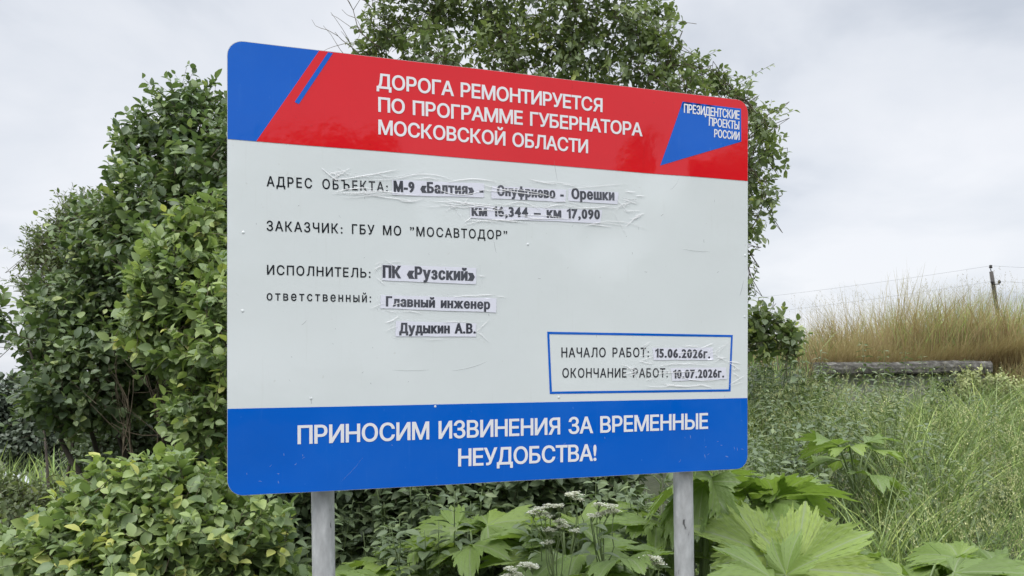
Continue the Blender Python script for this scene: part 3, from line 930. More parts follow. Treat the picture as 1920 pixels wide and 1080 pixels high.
# tree behind the sign
cl = pc([(722, 62, .38), (800, 20, .5), (692, 108, .22), (820, 110, .42), (930, 40, .55), (960, 130, .5), (1080, 60, .6), (1100, 150, .42), (1175, 45, .42), (1228, 22, .2), (1232, 75, .24), (1258, 112, .2), (1305, 128, .18), (1200, 130, .36), (1285, 165, .28),
         (1340, 152, .22), (1392, 185, .24), (1425, 225, .22), (1448, 290, .18), (1395, 300, .26), (1428, 370, .17), (1408, 430, .14), (1412, 335, .2), (1400, 475, .07), (1404, 530, .09), (1385, 400, .3), (1415, 255, .2),
         (900, -110, .8), (1050, -110, .8), (770, -90, .55), (1150, -90, .45), (800, 260, .5), (950, 260, .6), (1100, 260, .6), (1250, 300, .5), (1000, 450, .6), (850, 430, .5), (1200, 450, .4), (1300, 260, .4)], 8.0, 0.5)
tb = (at(1030, 663, 8.2)[0], 8.2, height(0.4, 8.2))
shrub('broadleaf_tree', 'tall airy broadleaf tree behind the sign, its crown rising out of the picture', 'tree', tb, cl, 28, 0.063, M['tree'],
      0.42, 11, (0.38, 0.22), 0.29, 3, 0.085, up=0.25, fill=0.25, twig=0.003, limbs=9, hang=0.25,
      bare=[(at(700, 130, 8), at(628, 60, 8)), (at(715, 90, 8), at(645, -10, 8)), (at(690, 120, 8.1), at(618, 100, 8.1)), (at(730, 60, 8.1), at(668, -30, 8.1))])

# undergrowth behind and below the sign
cl = pc([(560, 930, .3), (660, 960, .34), (760, 930, .34), (860, 930, .34), (960, 930, .36), (1060, 930, .32), (1150, 930, .3), (620, 860, .3), (800, 860, .35), (1000, 860, .35), (520, 1000, .3), (700, 1040, .3), (900, 1040, .3), (1080, 1040, .3)], 5.2, 0.25)
shrub('undergrowth_shrub', 'dark low shrub in the shade beneath the sign, behind the nettles', 'shrub', (-0.4, 5.3, 0.0), cl, 110, 0.075, M['nettle'], 0.30, 10, (0.35, 0.2), 0.26, 5, 0.02, fill=0.3)
cl = pc([(1425, 605, .16), (1450, 592, .14), (1475, 618, .13), (1435, 640, .18), (1390, 630, .25), (1480, 650, .14)], 8.8, 0.2)
shrub('broad_leaved_bush', 'dark green bush between the right sign edge and the dry grass', 'bush', (2.7, 8.9, height(2.7, 8.9)), cl, 52, 0.085, M['tree'], 0.42, 8, (0.4, 0.28), 0.32, 3, 0.015, fill=0.4)


# ------------------------------------------------------------------ lobed hogweed leaves
def hog_leaf(seed, Lg, tint, cup, droop):
    """a broad palmately lobed, toothed leaf along +x from its stalk; 'along' carries the pale veins"""
    r = np.random.default_rng(seed + 100)
    nl = 5
    nth, nr = 420, 14
    th = np.linspace(-1, 1, nth)                     # -1 .. 1 across the fan
    amax = R(118)
    # lobe axes are unevenly spread, the middle lobes are longer
    axes = np.linspace(-0.80, 0.80, nl) + r.normal(0, 0.03, nl)
    axl = (1.0 - 0.46 * np.abs(axes) ** 1.3) * r.uniform(0.90, 1.08, nl)
    half = 0.80 / (nl - 1) * 1.10
    d = (th[:, None] - axes[None]) / half            # -1..1 inside a lobe
    prof = axl[None] * (1 - 0.34 * np.abs(d) ** 1.35)
    prof[np.abs(d) > 1.6] = 0
    k = prof.argmax(1)
    rr = prof.max(1)
    ph = np.abs(d[np.arange(nth), k])
    saw = (ph * 2.6 + 0.15) % 1.0
    saw2 = (ph * 9.0) % 1.0
    rr = rr * (1 + 0.19 * (0.5 - saw) + 0.045 * (0.5 - saw2)) * (1 + 0.015 * r.normal(size=nth))
    edge = np.clip((1 - np.abs(th)) / 0.06, 0, 1)
    rr = rr * (0.35 + 0.65 * edge ** 0.5)
    ro = np.linspace(0, 1, nr) ** 0.85
    A = th * amax
    q = ro[None] * rr[:, None]
    x = q * np.cos(A)[:, None] * Lg * 0.92
    y = q * np.sin(A)[:, None] * Lg * 0.80
    fold = -0.085 * q * np.cos(np.clip(ph, 0, 1) * math.pi)[:, None] * (0.3 + 0.7 * ro[None])     # keel on each main vein
    sec = np.abs(((ro[None] * 6.5 - ph[:, None] * 2.6) % 1) - 0.5) * 2
    puff = 0.024 * (1 - sec) * ro[None]
    lobed = r.normal(0, 0.13, nl)[k][:, None] * q ** 2
    z = fold + puff + cup * (np.abs(y) / Lg) * 0.5 - droop * (q ** 2) * 0.55 + lobed + 0.03 * np.sin(5 * A + seed)[:, None] * q
    vein = np.maximum(np.exp(-((ph[:, None] * half * amax * q) / 0.013) ** 2), 0.55 * np.exp(-((1 - sec) / 0.22) ** 2) * (1 - 0.5 * ro[None]) * 0 + 0.60 * np.exp(-((sec) / 0.16) ** 2) * (ro[None] > 0.12))
    V = np.stack([x, y, z * Lg], -1).reshape(-1, 3)
    a = (np.arange(nth - 1)[:, None] * nr + np.arange(nr - 1)[None]).ravel()
    F = np.stack([a, a + 1, a + nr + 1, a + nr], -1)[:, ::-1]
    mb = MB().add(V, F, np.clip(tint + 0.10 * r.normal() + 0.06 * np.repeat(r.normal(size=nl)[k], nr), 0, 1), np.clip(vein.ravel(), 0, 1) * 0.95)
    P = np.stack([np.linspace(-0.03, 0.10, 5) * Lg, np.zeros(5), np.full(5, -0.006 * Lg)], -1)
    mb.tube(P, Lg * 0.012, 6, tint, True)
    o = mb.build('leaf', M['hogweed'])
    me = o.data
    bpy.data.objects.remove(o)
    return me


HL = [hog_leaf(i, 1.0, ti, cu, dr) for i, (ti, cu, dr) in enumerate(((0.46, 0.18, 0.42), (0.55, 0.28, 0.30), (0.30, 0.10, 0.55), (0.62, 0.35, 0.22), (0.84, 0.30, 0.15), (0.20, 0.12, 0.5)))]
STALKS = []


def hogweed(label, base, leaves, group='lobed hogweed plants below and right of the sign'):
    """leaves: (mesh, blade base point, tip point, roll in degrees, length)"""
    base = np.asarray(base, float)
    root = thing('hogweed_plant', label, 'plant', base, group)
    st = MB()
    for (mi, p, q, roll, sc) in leaves:
        sc = sc * 0.98 if sc else sc
        p = np.asarray(p, float); q = np.asarray(q, float)
        d = Vector(q - p).normalized()
        y = Vector((0, 0, 1)).cross(d)
        if y.length < 1e-3: y = Vector((1, 0, 0))
        y.normalize(); z = d.cross(y)
        m = Matrix((d, y, z)).transposed() @ Matrix.Rotation(R(roll), 3, 'X')
        Lg = sc if sc else float(np.linalg.norm(q - p))
        o = bpy.data.objects.new('leaf', HL[mi])
        COL.objects.link(o)
        o.parent = root
        o.matrix_local = Matrix.Translation(Vector(p - base)) @ (m * Lg).to_4x4()
        mid = base * 0.5 + p * 0.5 + np.array((0, 0, 0.12)) - np.array(d) * 0.08
        t = np.linspace(0, 1, 8)[:, None]
        P = (1 - t) ** 2 * base + 2 * t * (1 - t) * mid + t * t * p
        st.tube(P - base, np.linspace(0.011, 0.006, 8), 7, 0.4)
    st.build('stalk', M['stalk'], root)
    return root


def hog_auto(label, px, py, Y, n, ln, seed, spread=0.36, kinds=(0, 1, 2, 3, 5)):
    r = np.random.default_rng(seed)
    c = at(px, py, Y)
    base = np.array((c[0], c[1], float(height(c[0], c[1])) - 0.02))
    lv = []
    for i in range(n):
        a = 2 * math.pi * (i + r.uniform(-0.3, 0.3)) / n
        d = np.array((math.cos(a), math.sin(a), 0))
        p = np.array((c[0], c[1], c[2])) + d * spread * r.uniform(0.15, 0.5) + np.array((0, 0, r.uniform(-0.15, 0.06)))
        l = ln * r.uniform(0.75, 1.15)
        q = p + d * l + np.array((0, 0, r.uniform(-0.05, 0.35) * l))
        lv.append((int(r.choice(kinds)), p, q, r.uniform(-25, 25), l))
    return hogweed(label, base, lv)


Yh = 3.6
b1 = at(1480, 1150, Yh); b1[2] = height(b1[0], b1[1])
hogweed('bright yellow-green hogweed with a big upturned leaf, right of the right post', b1, [
    (4, at(1492, 1066, Yh), at(1645, 965, Yh + 0.05), 42, 0.46),
    (3, at(1474, 1078, Yh - 0.08), at(1490, 985, Yh - 0.05), 10, 0.22),
    (4, at(1440, 1040, Yh + 0.10), at(1315, 978, Yh + 0.16), -38, 0.40),
    (1, at(1452, 1088, Yh - 0.15), at(1330, 1058, Yh - 0.28), -22, 0.38),
    (3, at(1425, 1000, Yh + 0.25), at(1360, 945, Yh + 0.35), -20, 0.30),
    (1, at(1530, 1085, Yh + 0.1), at(1610, 1078, Yh - 0.15), 15, 0.28)])
b2 = at(1480, 1000, 4.3); b2[2] = height(b2[0], b2[1])
hogweed('mid green hogweed behind the bright one, under the lower right sign corner', b2, [
    (1, at(1460, 935, 4.3), at(1582, 900, 4.2), -30, 0.42), (3, at(1450, 930, 4.3), at(1400, 900, 4.25), 20, 0.36),
    (0, at(1470, 945, 4.25), at(1530, 985, 4.0), -8, 0.36), (2, at(1440, 945, 4.2), at(1380, 975, 4.0), 12, 0.38),
    (1, at(1450, 925, 4.4), at(1480, 880, 4.6), 0, 0.4), (0, at(1400, 925, 4.35), at(1330, 905, 4.3), 25, 0.38)])
b3 = at(1320, 1000, 4.0); b3[2] = height(b3[0], b3[1])
hogweed('hogweed with drooping leaves close behind the right post', b3, [
    (0, at(1335, 895, 4.0), at(1375, 970, 3.9), -20, 0.34), (1, at(1310, 900, 4.1), at(1205, 935, 4.0), 30, 0.42),
    (5, at(1320, 905, 4.0), at(1290, 990, 3.8), 10, 0.36), (2, at(1300, 925, 4.1), at(1240, 980, 3.9), 20, 0.36), (1, at(1330, 900, 4.2), at(1390, 890, 4.3), -15, 0.36)])
hog_auto('hogweed filling the bottom right corner of the picture', 1870, 1075, 3.7, 11, 0.36, 11, 0.4)
hog_auto('broad hogweed left of the bottom right corner', 1715, 1080, 3.7, 9, 0.34, 12, 0.35)
hog_auto('lone hogweed standing higher in the meadow grass', 1605, 850, 5.5, 6, 0.34, 13, 0.28)
hog_auto('small hogweed showing low between the umbels, mid picture', 890, 985, 4.2, 7, 0.34, 14, 0.25, (0, 2, 5, 1))
hog_auto('hogweed behind the white umbels left of the right post', 1060, 1010, 3.9, 8, 0.34, 15, 0.25, (0, 1, 2))
hog_auto('hogweed at the bottom edge beside the right post', 1180, 1070, 3.6, 8, 0.32, 16, 0.25, (0, 1, 2))
hog_auto('pale hogweed half hidden behind the left post', 605, 1065, 3.8, 6, 0.34, 17, 0.25, (0, 1, 2))
hog_auto('hogweed deep in the shade just right of the left post', 745, 1035, 4.2, 7, 0.32, 21, 0.25, (0, 1, 2))
hog_auto('hogweed crowding the left side of the right post', 1225, 975, 4.3, 7, 0.34, 22, 0.25, (0, 1, 3))
hog_auto('tiny yellowish hogweed seedling deep in the meadow', 1695, 915, 5.6, 3, 0.17, 18, 0.1, (4, 3))


# ------------------------------------------------------------------ white umbels
def umbel_plant(label, base, heads, group='white umbel flowers under the sign'):
    base = np.asarray(base, float)
    root = thing('umbel_flower', label, 'flower', base, group)
    st = MB()
    top = np.mean([h[0] for h in heads], 0) - np.array((0, 0, 0.16))
    P = bent(base, top, 8, 0.02)
    st.tube(P - base, np.linspace(0.006, 0.004, 8), 6, 0.7)
    for (c, r_) in heads:
        c = np.asarray(c, float)
        j = P[rng.integers(4, 8)]
        neck = c - np.array((0, 0, 0.035))
        st.tube(bent(j, neck, 6, 0.05) - base, np.linspace(0.0035, 0.002, 6), 5, 0.7)
        fl = MB()
        n = 16
        a = rng.uniform(0, 6.28, n); rr = r_ * np.sqrt(rng.random(n))
        E_ = c + np.stack([rr * np.cos(a), rr * np.sin(a), -0.25 * rr ** 2 / r_ + rng.normal(0, 0.002, n)], -1)
        twig_cloud(st, np.repeat((neck - base)[None], n, 0), E_ - base, 0.001, 0.0008, 0.7)
        for e_ in E_:
            m_ = 14
            off = rng.normal(0, 0.0055, (m_, 3)) * np.array((1, 1, 0.35))
            Pp = e_ - base + off
            a2 = rng.uniform(0, 6.28, m_)
            Dp = np.stack([np.cos(a2), np.sin(a2), rng.normal(0, 0.2, m_)], -1) * 0.0042
            Up = np.stack([-np.sin(a2), np.cos(a2), rng.normal(0, 0.2, m_)], -1) * 0.0042
            V = np.stack([Pp - Dp, Pp - Up, Pp + Dp, Pp + Up], 1).reshape(-1, 3)
            fl.add(V, np.arange(4 * m_).reshape(-1, 4), np.repeat(rng.random(m_), 4))
        fl.build('flower_head', M['petal'], root, smooth=False)
    st.build('stem', M['stalk'], root)
    return root


def ub(lst, Y):
    return [(at(x, y, Y), r) for (x, y, r) in lst]


g0 = lambda px, Y: (at(px, 1080, Y)[0], Y, float(height(at(px, 1080, Y)[0], Y)))
umbel_plant('tall white umbel left of the two main ones, with dense heads', g0(1075, 3.55), ub([(1012, 952, .035), (1030, 947, .03), (1048, 946, .026), (1022, 962, .034), (1055, 983, .028), (1030, 991, .026), (1050, 975, .024), (1080, 993, .028), (1028, 1015, .026), (1000, 958, .024)], 3.55))
umbel_plant('tall white umbel leaning right, nearest the right post', g0(1110, 3.6), ub([(1110, 965, .03), (1125, 962, .022), (1145, 946, .034), (1122, 944, .028), (1150, 955, .026), (1138, 957, .026)], 3.6))
umbel_plant('two small white umbel heads just under the sign edge', g0(1080, 3.9), ub([(1078, 923, .036), (1082, 934, .026), (1070, 926, .026)], 3.9))
umbel_plant('low white umbel at the bottom edge, mid picture', g0(975, 3.3), ub([(958, 1064, .028), (985, 1056, .026), (998, 1060, .022), (965, 1075, .03), (950, 1078, .026)], 3.3))
umbel_plant('low white umbel at the bottom edge beside the right post', g0(1215, 3.4), ub([(1215, 1042, .03), (1230, 1045, .024), (1200, 1062, .026), (1235, 1055, .022)], 3.4))


# ------------------------------------------------------------------ nettles and leafy herbs
def herb_proto(h, pairs, lf, wd, seed, mat):
    r = np.random.default_rng(seed)
    st = MB(); lf_ = MB()
    P = np.stack([np.linspace(0, r.normal(0, 0.1), 8), np.linspace(0, r.normal(0, 0.1), 8), np.linspace(0, h, 8)], -1)
    st.tube(P, np.linspace(0.006, 0.002, 8), 5, 0.3)
    pp = []; dd = []; nn = []; ss = []
    for i in range(pairs):
        t = 0.25 + 0.75 * (i + 0.5) / pairs
        c = np.array([np.interp(t * h, P[:, 2], P[:, k]) for k in range(3)])
        for q_ in range(4 if i % 1 == 0 else 2):
            a = i * math.pi / 2 * 0.9 + q_ * math.pi / 2 + r.normal(0, 0.25)
            d = np.array((math.cos(a), math.sin(a), 0.25 - 0.6 * (1 - t) + r.normal(0, 0.15)))
            pp.append(c + d * 0.02); dd.append(d); nn.append(np.array((0, 0, 1)) + d * 0.3 + r.normal(0, 0.2, 3)); ss.append(lf * (1.15 - 0.65 * t) * r.uniform(0.8, 1.2))
    leaf_cloud(lf_, np.array(pp), np.array(dd), np.array(nn), np.array(ss), np.clip(r.normal(0.45, 0.2, len(pp)), 0, 1), wd, 0.4, 0.3)
    a = st.build('stem', M['stalk']); b = lf_.build('foliage', mat)
    m1, m2 = a.data, b.data
    bpy.data.objects.remove(a); bpy.data.objects.remove(b)
    return m1, m2


HP = [herb_proto(0.9, 10, 0.12, 0.23, s, M['nettle']) for s in range(4)] + [herb_proto(0.8, 8, 0.15, 0.30, s + 9, M['nettle']) for s in range(2)] + [herb_proto(0.85, 9, 0.13, 0.17, s + 19, M['pale_leaf']) for s in range(3)]


def herb(i, x, y, sc, label, group, z=None):
    root = thing('nettle_plant', label, 'plant', (x, y, float(height(x, y)) - 0.01 if z is None else z), group)
    root.rotation_euler = (rng.normal(0, 0.10), rng.normal(0, 0.10), rng.uniform(0, 6.28))
    root.scale = (sc, sc, sc)
    for nm, me in (('stem', HP[i][0]), ('foliage', HP[i][1])):
        o = bpy.data.objects.new(nm, me); COL.objects.link(o); o.parent = root
    return root


r7 = np.random.default_rng(21)
for i in range(62):
    px = r7.uniform(520, 1290); Y = r7.uniform(3.9, 4.9)
    c = at(px, 1000, Y)
    herb(int(r7.integers(0, 6)), c[0], Y, r7.uniform(0.8, 1.12), 'dark leafy nettle in the shaded thicket between and behind the sign posts', 'nettles in the shade under the sign')
for i in range(30):
    px = r7.uniform(1400, 1570); Y = r7.uniform(5.0, 7.8)
    c = at(px, 850, Y)
    herb(int(r7.integers(0, 4)), c[0], Y, r7.uniform(0.75, 1.0), 'dark nettle in the patch just right of the lower sign edge', 'nettles right of the sign')
for i in range(16):
    px = r7.uniform(1395, 1500); Y = r7.uniform(8.4, 9.7)
    c = at(px, 850, Y)
    herb(int(r7.integers(0, 6)), c[0], Y, r7.uniform(0.85, 1.15), 'dark nettle below the broad leaved bush, left of the dry grass', 'nettles left of the dry grass')
for i in range(70):
    px = r7.uniform(1430, 1900); Y = r7.uniform(5.0, 8.3)
    c = at(px, 850, Y)
    herb(int(r7.integers(6, 9)) if i % 3 else int(r7.integers(0, 4)), c[0], Y, r7.uniform(0.62, 0.95), 'leafy herb standing among the meadow grass on the bank', 'herbs in the meadow')
herb(0, at(1622, 700, 9.2)[0], 9.2, 1.05, 'pale tall nettle standing in front of the concrete slab, left half', 'nettles before the slab')
herb(1, at(1700, 700, 9.1)[0], 9.1, 0.92, 'shorter nettle standing in front of the middle of the slab', 'nettles before the slab')
for i in range(14):
    px = r7.uniform(1520, 1880); Y = r7.uniform(8.6, 9.6)
    herb(int(r7.integers(0, 9)), at(px, 850, Y)[0], Y, r7.uniform(0.55, 0.75), 'short leafy herb growing up against the concrete slab', 'herbs against the slab')
for px, sc_h, lb in ((1660, 0.98, 'nettle leaning across the slab just right of the tall pale one'), (1745, 0.9, 'thin nettle before the slab, left of the small black clump'), (1830, 0.86, 'nettle before the right end of the slab'), (1540, 1.0, 'nettle at the left end of the slab where the dry grass begins')):
    herb(6 + (px // 10) % 3, at(px, 700, 9.4)[0], 9.4, sc_h, lb, 'nettles before the slab')
herb(4, at(1580, 700, 9.3)[0], 9.3, 0.80, 'broad nettle before the left end of the concrete slab', 'nettles before the slab')


# ------------------------------------------------------------------ grasses
def blades(mb, X, Y, Z, h, w, lean, tint, rows=5, along=True, gravity=0.5, dirs=None):
    n = len(X)
    a = rng.uniform(0, 6.28, n) if dirs is None else dirs
    d = np.stack([np.cos(a), np.sin(a), np.zeros(n)], -1)
    face = rng.uniform(0, 6.28, n)
    s = np.stack([np.cos(face), np.sin(face), np.zeros(n)], -1)
    t = np.linspace(0, 1, rows)
    up = h[:, None] * (t[None] - gravity * 0.35 * lean[:, None] * t[None] ** 2.2)
    of = h[:, None] * lean[:, None] * t[None] ** 1.8
    C = np.stack([X, Y, Z], -1)[:, None] + d[:, None] * of[..., None]
    C[..., 2] += up
    ww = w[:, None] * (1 - 0.92 * t[None] ** 1.5)
    V = np.stack([C - s[:, None] * ww[..., None], C + s[:, None] * ww[..., None]], 2)
    base = np.arange(n)[:, None] * rows * 2
    f = np.array([(2 * r, 2 * r + 1, 2 * r + 3, 2 * r + 2) for r in range(rows - 1)])
    F = (base[:, :, None] + f[None]).reshape(-1, 4)
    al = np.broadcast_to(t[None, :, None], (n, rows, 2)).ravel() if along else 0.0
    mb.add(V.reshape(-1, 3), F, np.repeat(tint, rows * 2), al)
    return C[:, -1], C[:, -2]


def seed_heads(mb, tip, below, n_per, ln, wd, spread, tint0=0.5):
    """loose panicles: little flat spikelets round the top of each stem"""
    n = len(tip)
    ax = nrm(tip - below)
    t = rng.random((n, n_per))
    P = tip[:, None] - ax[:, None] * (t * ln)[..., None] + rng.normal(0, 1, (n, n_per, 3)) * (spread * (0.15 + t))[..., None] * np.array((1, 1, 0.4))
    D = nrm(ax[:, None] + rng.normal(0, 0.45, (n, n_per, 3))) * (wd * 2.2)
    Sd = nrm(rng.normal(size=(n, n_per, 3))) * (wd * 0.8)
    V = np.stack([P - D, P - Sd, P + D, P + Sd], 2).reshape(-1, 3)
    mb.add(V, np.arange(n * n_per * 4).reshape(-1, 4), np.repeat(np.clip(rng.normal(tint0, 0.25, n * n_per), 0, 1), 4))


def tufts(n, x0, x1, y0, y1, k=40, spread=0.22):
    """blade roots gathered into tussocks"""
    c = np.stack([rng.uniform(x0, x1, n // k + 1), rng.uniform(y0, y1, n // k + 1)], -1)
    i = rng.integers(0, len(c), n)
    p = c[i] + rng.normal(0, spread, (n, 2))
    return p[:, 0], p[:, 1], i


# green meadow grass
mb = MB(); hb = MB()
n = 24000
X, Y, ti_ = tufts(n, 0.9, 8.5, 3.9, 10.0, 60, 0.20)
ok = (X > 0.6 + 0.0 * Y) & (Y < 9.1 + 0.4 * (X < 3.9)) & (X < 1.0 + 0.72 * Y) & (X > 0.22 * Y)
X, Y, ti_ = X[ok], Y[ok], ti_[ok]
th = rng.uniform(0.45, 1.3, 4000)[ti_]
h_ = rng.uniform(0.32, 0.66, len(X)) * th
tip, bel = blades(mb, X, Y, height(X, Y) - 0.02, h_, rng.uniform(0.0028, 0.0062, len(X)), rng.uniform(0.15, 0.95, len(X)),
                  np.clip(rng.normal(0.42, 0.22, len(X)) + (rng.normal(0, 0.28, 4000)[ti_]), 0, 1), 5)
# broad arching blades of taller tussocks
n = 2200
X, Y, ti_ = tufts(n, 2.0, 6.0, 4.4, 8.6, 60, 0.13)
ok = (X < 1.0 + 0.68 * Y) & (X > 0.36 * Y)
X, Y, ti_ = X[ok], Y[ok], ti_[ok]; n = len(X)
blades(mb, X, Y, height(X, Y) - 0.02, rng.uniform(0.55, 0.95, n), rng.uniform(0.004, 0.0075, n), rng.uniform(0.35, 1.0, n), np.clip(rng.normal(0.62, 0.2, n), 0, 1), 7, gravity=0.8)
# left side, behind the bush and below the sign
n = 7000
X, Y, ti_ = tufts(n, -4, 4.2, 9.0, 24.0, 30, 0.5)
blades(mb, X, Y, height(X, Y) - 0.02, rng.uniform(0.3, 0.75, n), rng.uniform(0.005, 0.012, n), rng.uniform(0.1, 0.8, n), np.clip(rng.normal(0.5, 0.25, n), 0, 1), 4)
n = 9000
X, Y, ti_ = tufts(n, -34, -4, 9.0, 56.0, 30, 1.0)
blades(mb, X, Y, height(X, Y) - 0.02, rng.uniform(0.3, 0.8, n), rng.uniform(0.01, 0.02, n), rng.uniform(0.1, 0.8, n), np.clip(rng.normal(0.6, 0.25, n), 0, 1), 4)
n = 6000
X, Y, ti_ = tufts(n, -7, 1.0, 4.0, 9.0, 40, 0.25)
blades(mb, X, Y, height(X, Y) - 0.02, rng.uniform(0.3, 0.75, n), rng.uniform(0.0025, 0.005, n), rng.uniform(0.1, 0.7, n), np.clip(rng.normal(0.45, 0.22, n), 0, 1), 5)
n = 1300
X, Y, ti_ = tufts(n, 3.6, 9.2, 10.2, 12.8, 40, 0.16)
ok = (X > 3.6) & (Y > 10.15)
X, Y, ti_ = X[ok], Y[ok], ti_[ok]; n = len(X)
blades(mb, X, Y, height(X, Y) - 0.02, rng.uniform(0.5, 1.0, n) * (0.55 + 0.45 * sst(3.7, 5.6, X)), rng.uniform(0.0028, 0.006, n), rng.uniform(0.1, 0.7, n), np.clip(rng.normal(0.8, 0.2, n), 0, 1), 6)
gobj = mb.build('meadow_grass', M['grass'])
tag(gobj, 'green meadow grass growing up the bank', 'grass', kind='stuff')
# flowering stems
mb = MB(); hb = MB()
n = 1300
X = rng.uniform(1.0, 8.0, n); Y = rng.uniform(4.2, 9.0, n)
ok = (X < 0.9 + 0.70 * Y) & (X > 0.24 * Y)
X, Y = X[ok], Y[ok]; n = len(X)
tip, bel = blades(mb, X, Y, height(X, Y), rng.uniform(0.5, 0.85, n), np.full(n, 0.0016), rng.uniform(0.05, 0.45, n), np.clip(rng.normal(0.7, 0.2, n), 0, 1), 5)
seed_heads(hb, tip, bel, 12, 0.14, 0.0028, 0.016, 0.25)
o = mb.build('grass_stems', M['grass']); tag(o, 'thin flowering grass stems above the meadow', 'grass', kind='stuff')
o = hb.build('grass_panicles', M['straw']); tag(o, 'loose pale seed heads above the meadow', 'grass', kind='stuff')
# bedstraw: frothy yellowish green flower clouds in patches
hb = MB()
cs = [(at(px, py, Yq), r_) for (px, py, Yq, r_) in ((1480, 740, 8.2, .5), (1560, 735, 8.2, .5), (1640, 760, 7.6, .5), (1700, 800, 7.0, .5), (1500, 800, 7.2, .5), (1760, 760, 7.8, .5), (1880, 820, 6.4, .5), (1900, 900, 5.6, .45),
      (1740, 870, 6.0, .4), (1600, 740, 8.8, .4), (1840, 960, 5.0, .35), (1700, 985, 4.5, .2), (1715, 990, 4.4, .16), (1760, 940, 5.0, .3), (1900, 990, 4.6, .35), (1640, 800, 6.8, .4), (1460, 720, 8.6, .4), (1530, 700, 9.0, .3))]
for (c, r_) in cs:
    n = int((150 if c[0] / c[1] > 0.57 else 60) * (r_ / 0.5) ** 2)
    P = c + rng.normal(0, 1, (n, 3)) * np.array((r_ * 0.6, r_ * 0.6, r_ * 0.22)) - np.array((0, 0, 0.08))
    up_ = P + np.array((0, 0, 0.12)) + rng.normal(0, 0.05, (n, 3))
    seed_heads(hb, up_, P, 16, 0.12, 0.0042, 0.020, 0.62)
o = hb.build('bedstraw_flowers', M['floret']); tag(o, 'frothy yellowish bedstraw blossom spread through the meadow', 'wildflowers', kind='stuff')

# dry grass on top of the bank
mb = MB(); hb = MB()
n = 13000
X, Y, ti_ = tufts(n, 3.6, 9.5, 10.15, 13.2, 55, 0.20)
ok = (Y > 10.08) & (X > 3.72 + 0.25 * rng.random(len(X)))
X, Y, ti_ = X[ok], Y[ok], ti_[ok]; n = len(X)
ends = 0.45 + 0.55 * sst(3.7, 5.6, X)
h_ = rng.uniform(0.35, 0.88, n) * rng.uniform(0.35, 1.38, 4000)[ti_] * ends * (1 + 0.16 * np.sin(X * 2.0 + 3.4) + 0.10 * np.sin(X * 5.1))
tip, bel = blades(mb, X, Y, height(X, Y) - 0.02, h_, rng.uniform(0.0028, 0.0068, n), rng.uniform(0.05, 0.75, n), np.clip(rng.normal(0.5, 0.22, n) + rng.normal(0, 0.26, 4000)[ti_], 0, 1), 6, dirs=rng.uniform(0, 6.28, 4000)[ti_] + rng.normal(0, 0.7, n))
# fringe that leans over the slab and hangs down at its right end
n = 3400
X = rng.uniform(3.9, 9.0, n); Y = 10.0 + rng.uniform(0, 0.25, n)
blades(mb, X, Y, height(X, np.maximum(Y, 10.3)) + 0.0, rng.uniform(0.2, 0.5, n), rng.uniform(0.002, 0.0045, n), rng.uniform(0.5, 1.1, n), np.clip(rng.normal(0.3, 0.2, n), 0, 1), 6, dirs=rng.normal(-1.57, 0.5, n))
n = 3600
X = rng.uniform(6.05, 9.5, n); Y = rng.uniform(9.1, 10.4, n)
blades(mb, X, Y, height(X, Y) - 0.02, rng.uniform(0.35, 0.75, n), rng.uniform(0.0024, 0.005, n), rng.uniform(0.1, 0.5, n), np.clip(rng.normal(0.42, 0.25, n), 0, 1), 6)
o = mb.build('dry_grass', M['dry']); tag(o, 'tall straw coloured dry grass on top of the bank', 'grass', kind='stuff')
n = 420
X = rng.uniform(3.6, 9.5, n); Y = rng.uniform(10.3, 12.8, n)
mb = MB()
tip, bel = blades(mb, X, Y, height(X, Y), rng.uniform(0.8, 1.18, n) * (0.7 + 0.3 * sst(3.4, 5, X)), np.full(n, 0.0020), rng.uniform(0.02, 0.3, n), np.clip(rng.normal(0.6, 0.2, n), 0, 1), 6)
seed_heads(hb, tip, bel, 14, 0.22, 0.0040, 0.018, 0.3)
o = mb.build('dry_grass_stems', M['dry']); tag(o, 'single tall dry stems above the bank grass', 'grass', kind='stuff')
o = hb.build('dry_grass_heads', M['straw']); tag(o, 'feathery seed heads above the dry grass', 'grass', kind='stuff')

# ------------------------------------------------------------------ concrete slab and its wall
sl = thing('concrete_bunker', 'old grey concrete slab on a pale low wall, set into the grassy bank', 'bunker', (5.0, 10.1, 0.7))
x0, x1 = at(1552, 690, 9.85)[0], at(1862, 690, 9.85)[0]
mbs = MB()
nx_, nz_ = 60, 6
gx_ = np.linspace(x0, x1, nx_)
ztop = 1.535 + 0.03 * (gx_ - x0) / (x1 - x0) + 0.006 * np.sin(gx_ * 5) + rng.normal(0, 0.003, nx_)
zbot = 1.385 + 0.025 * (gx_ - x0) / (x1 - x0) + 0.006 * np.sin(gx_ * 7 + 1)
rows_ = []
for yy, zf in ((10.42, 0.96), (9.90, 1.0), (9.86, 0.82), (9.85, 0.5), (9.86, 0.15), (9.88, 0.0), (10.42, 0.0)):
    rows_.append(np.stack([gx_, np.full(nx_, yy) + rng.normal(0, 0.003, nx_), zbot + (ztop - zbot) * zf], -1))
V = np.concatenate(rows_)
F = []
for r_ in range(len(rows_) - 1):
    a = r_ * nx_ + np.arange(nx_ - 1)
    F.append(np.stack([a, a + nx_, a + nx_ + 1, a + 1], -1))
mbs.add(V, np.concatenate(F))
mbs.F.append(np.array([[k_ * nx_ for k_ in range(len(rows_))]])); mbs.F.append(np.array([[k_ * nx_ + nx_ - 1 for k_ in range(len(rows_))][::-1]]))
o = mbs.build('slab', M['concrete'], sl, smooth=False); o.location = (-5.0, -10.1, -0.7)
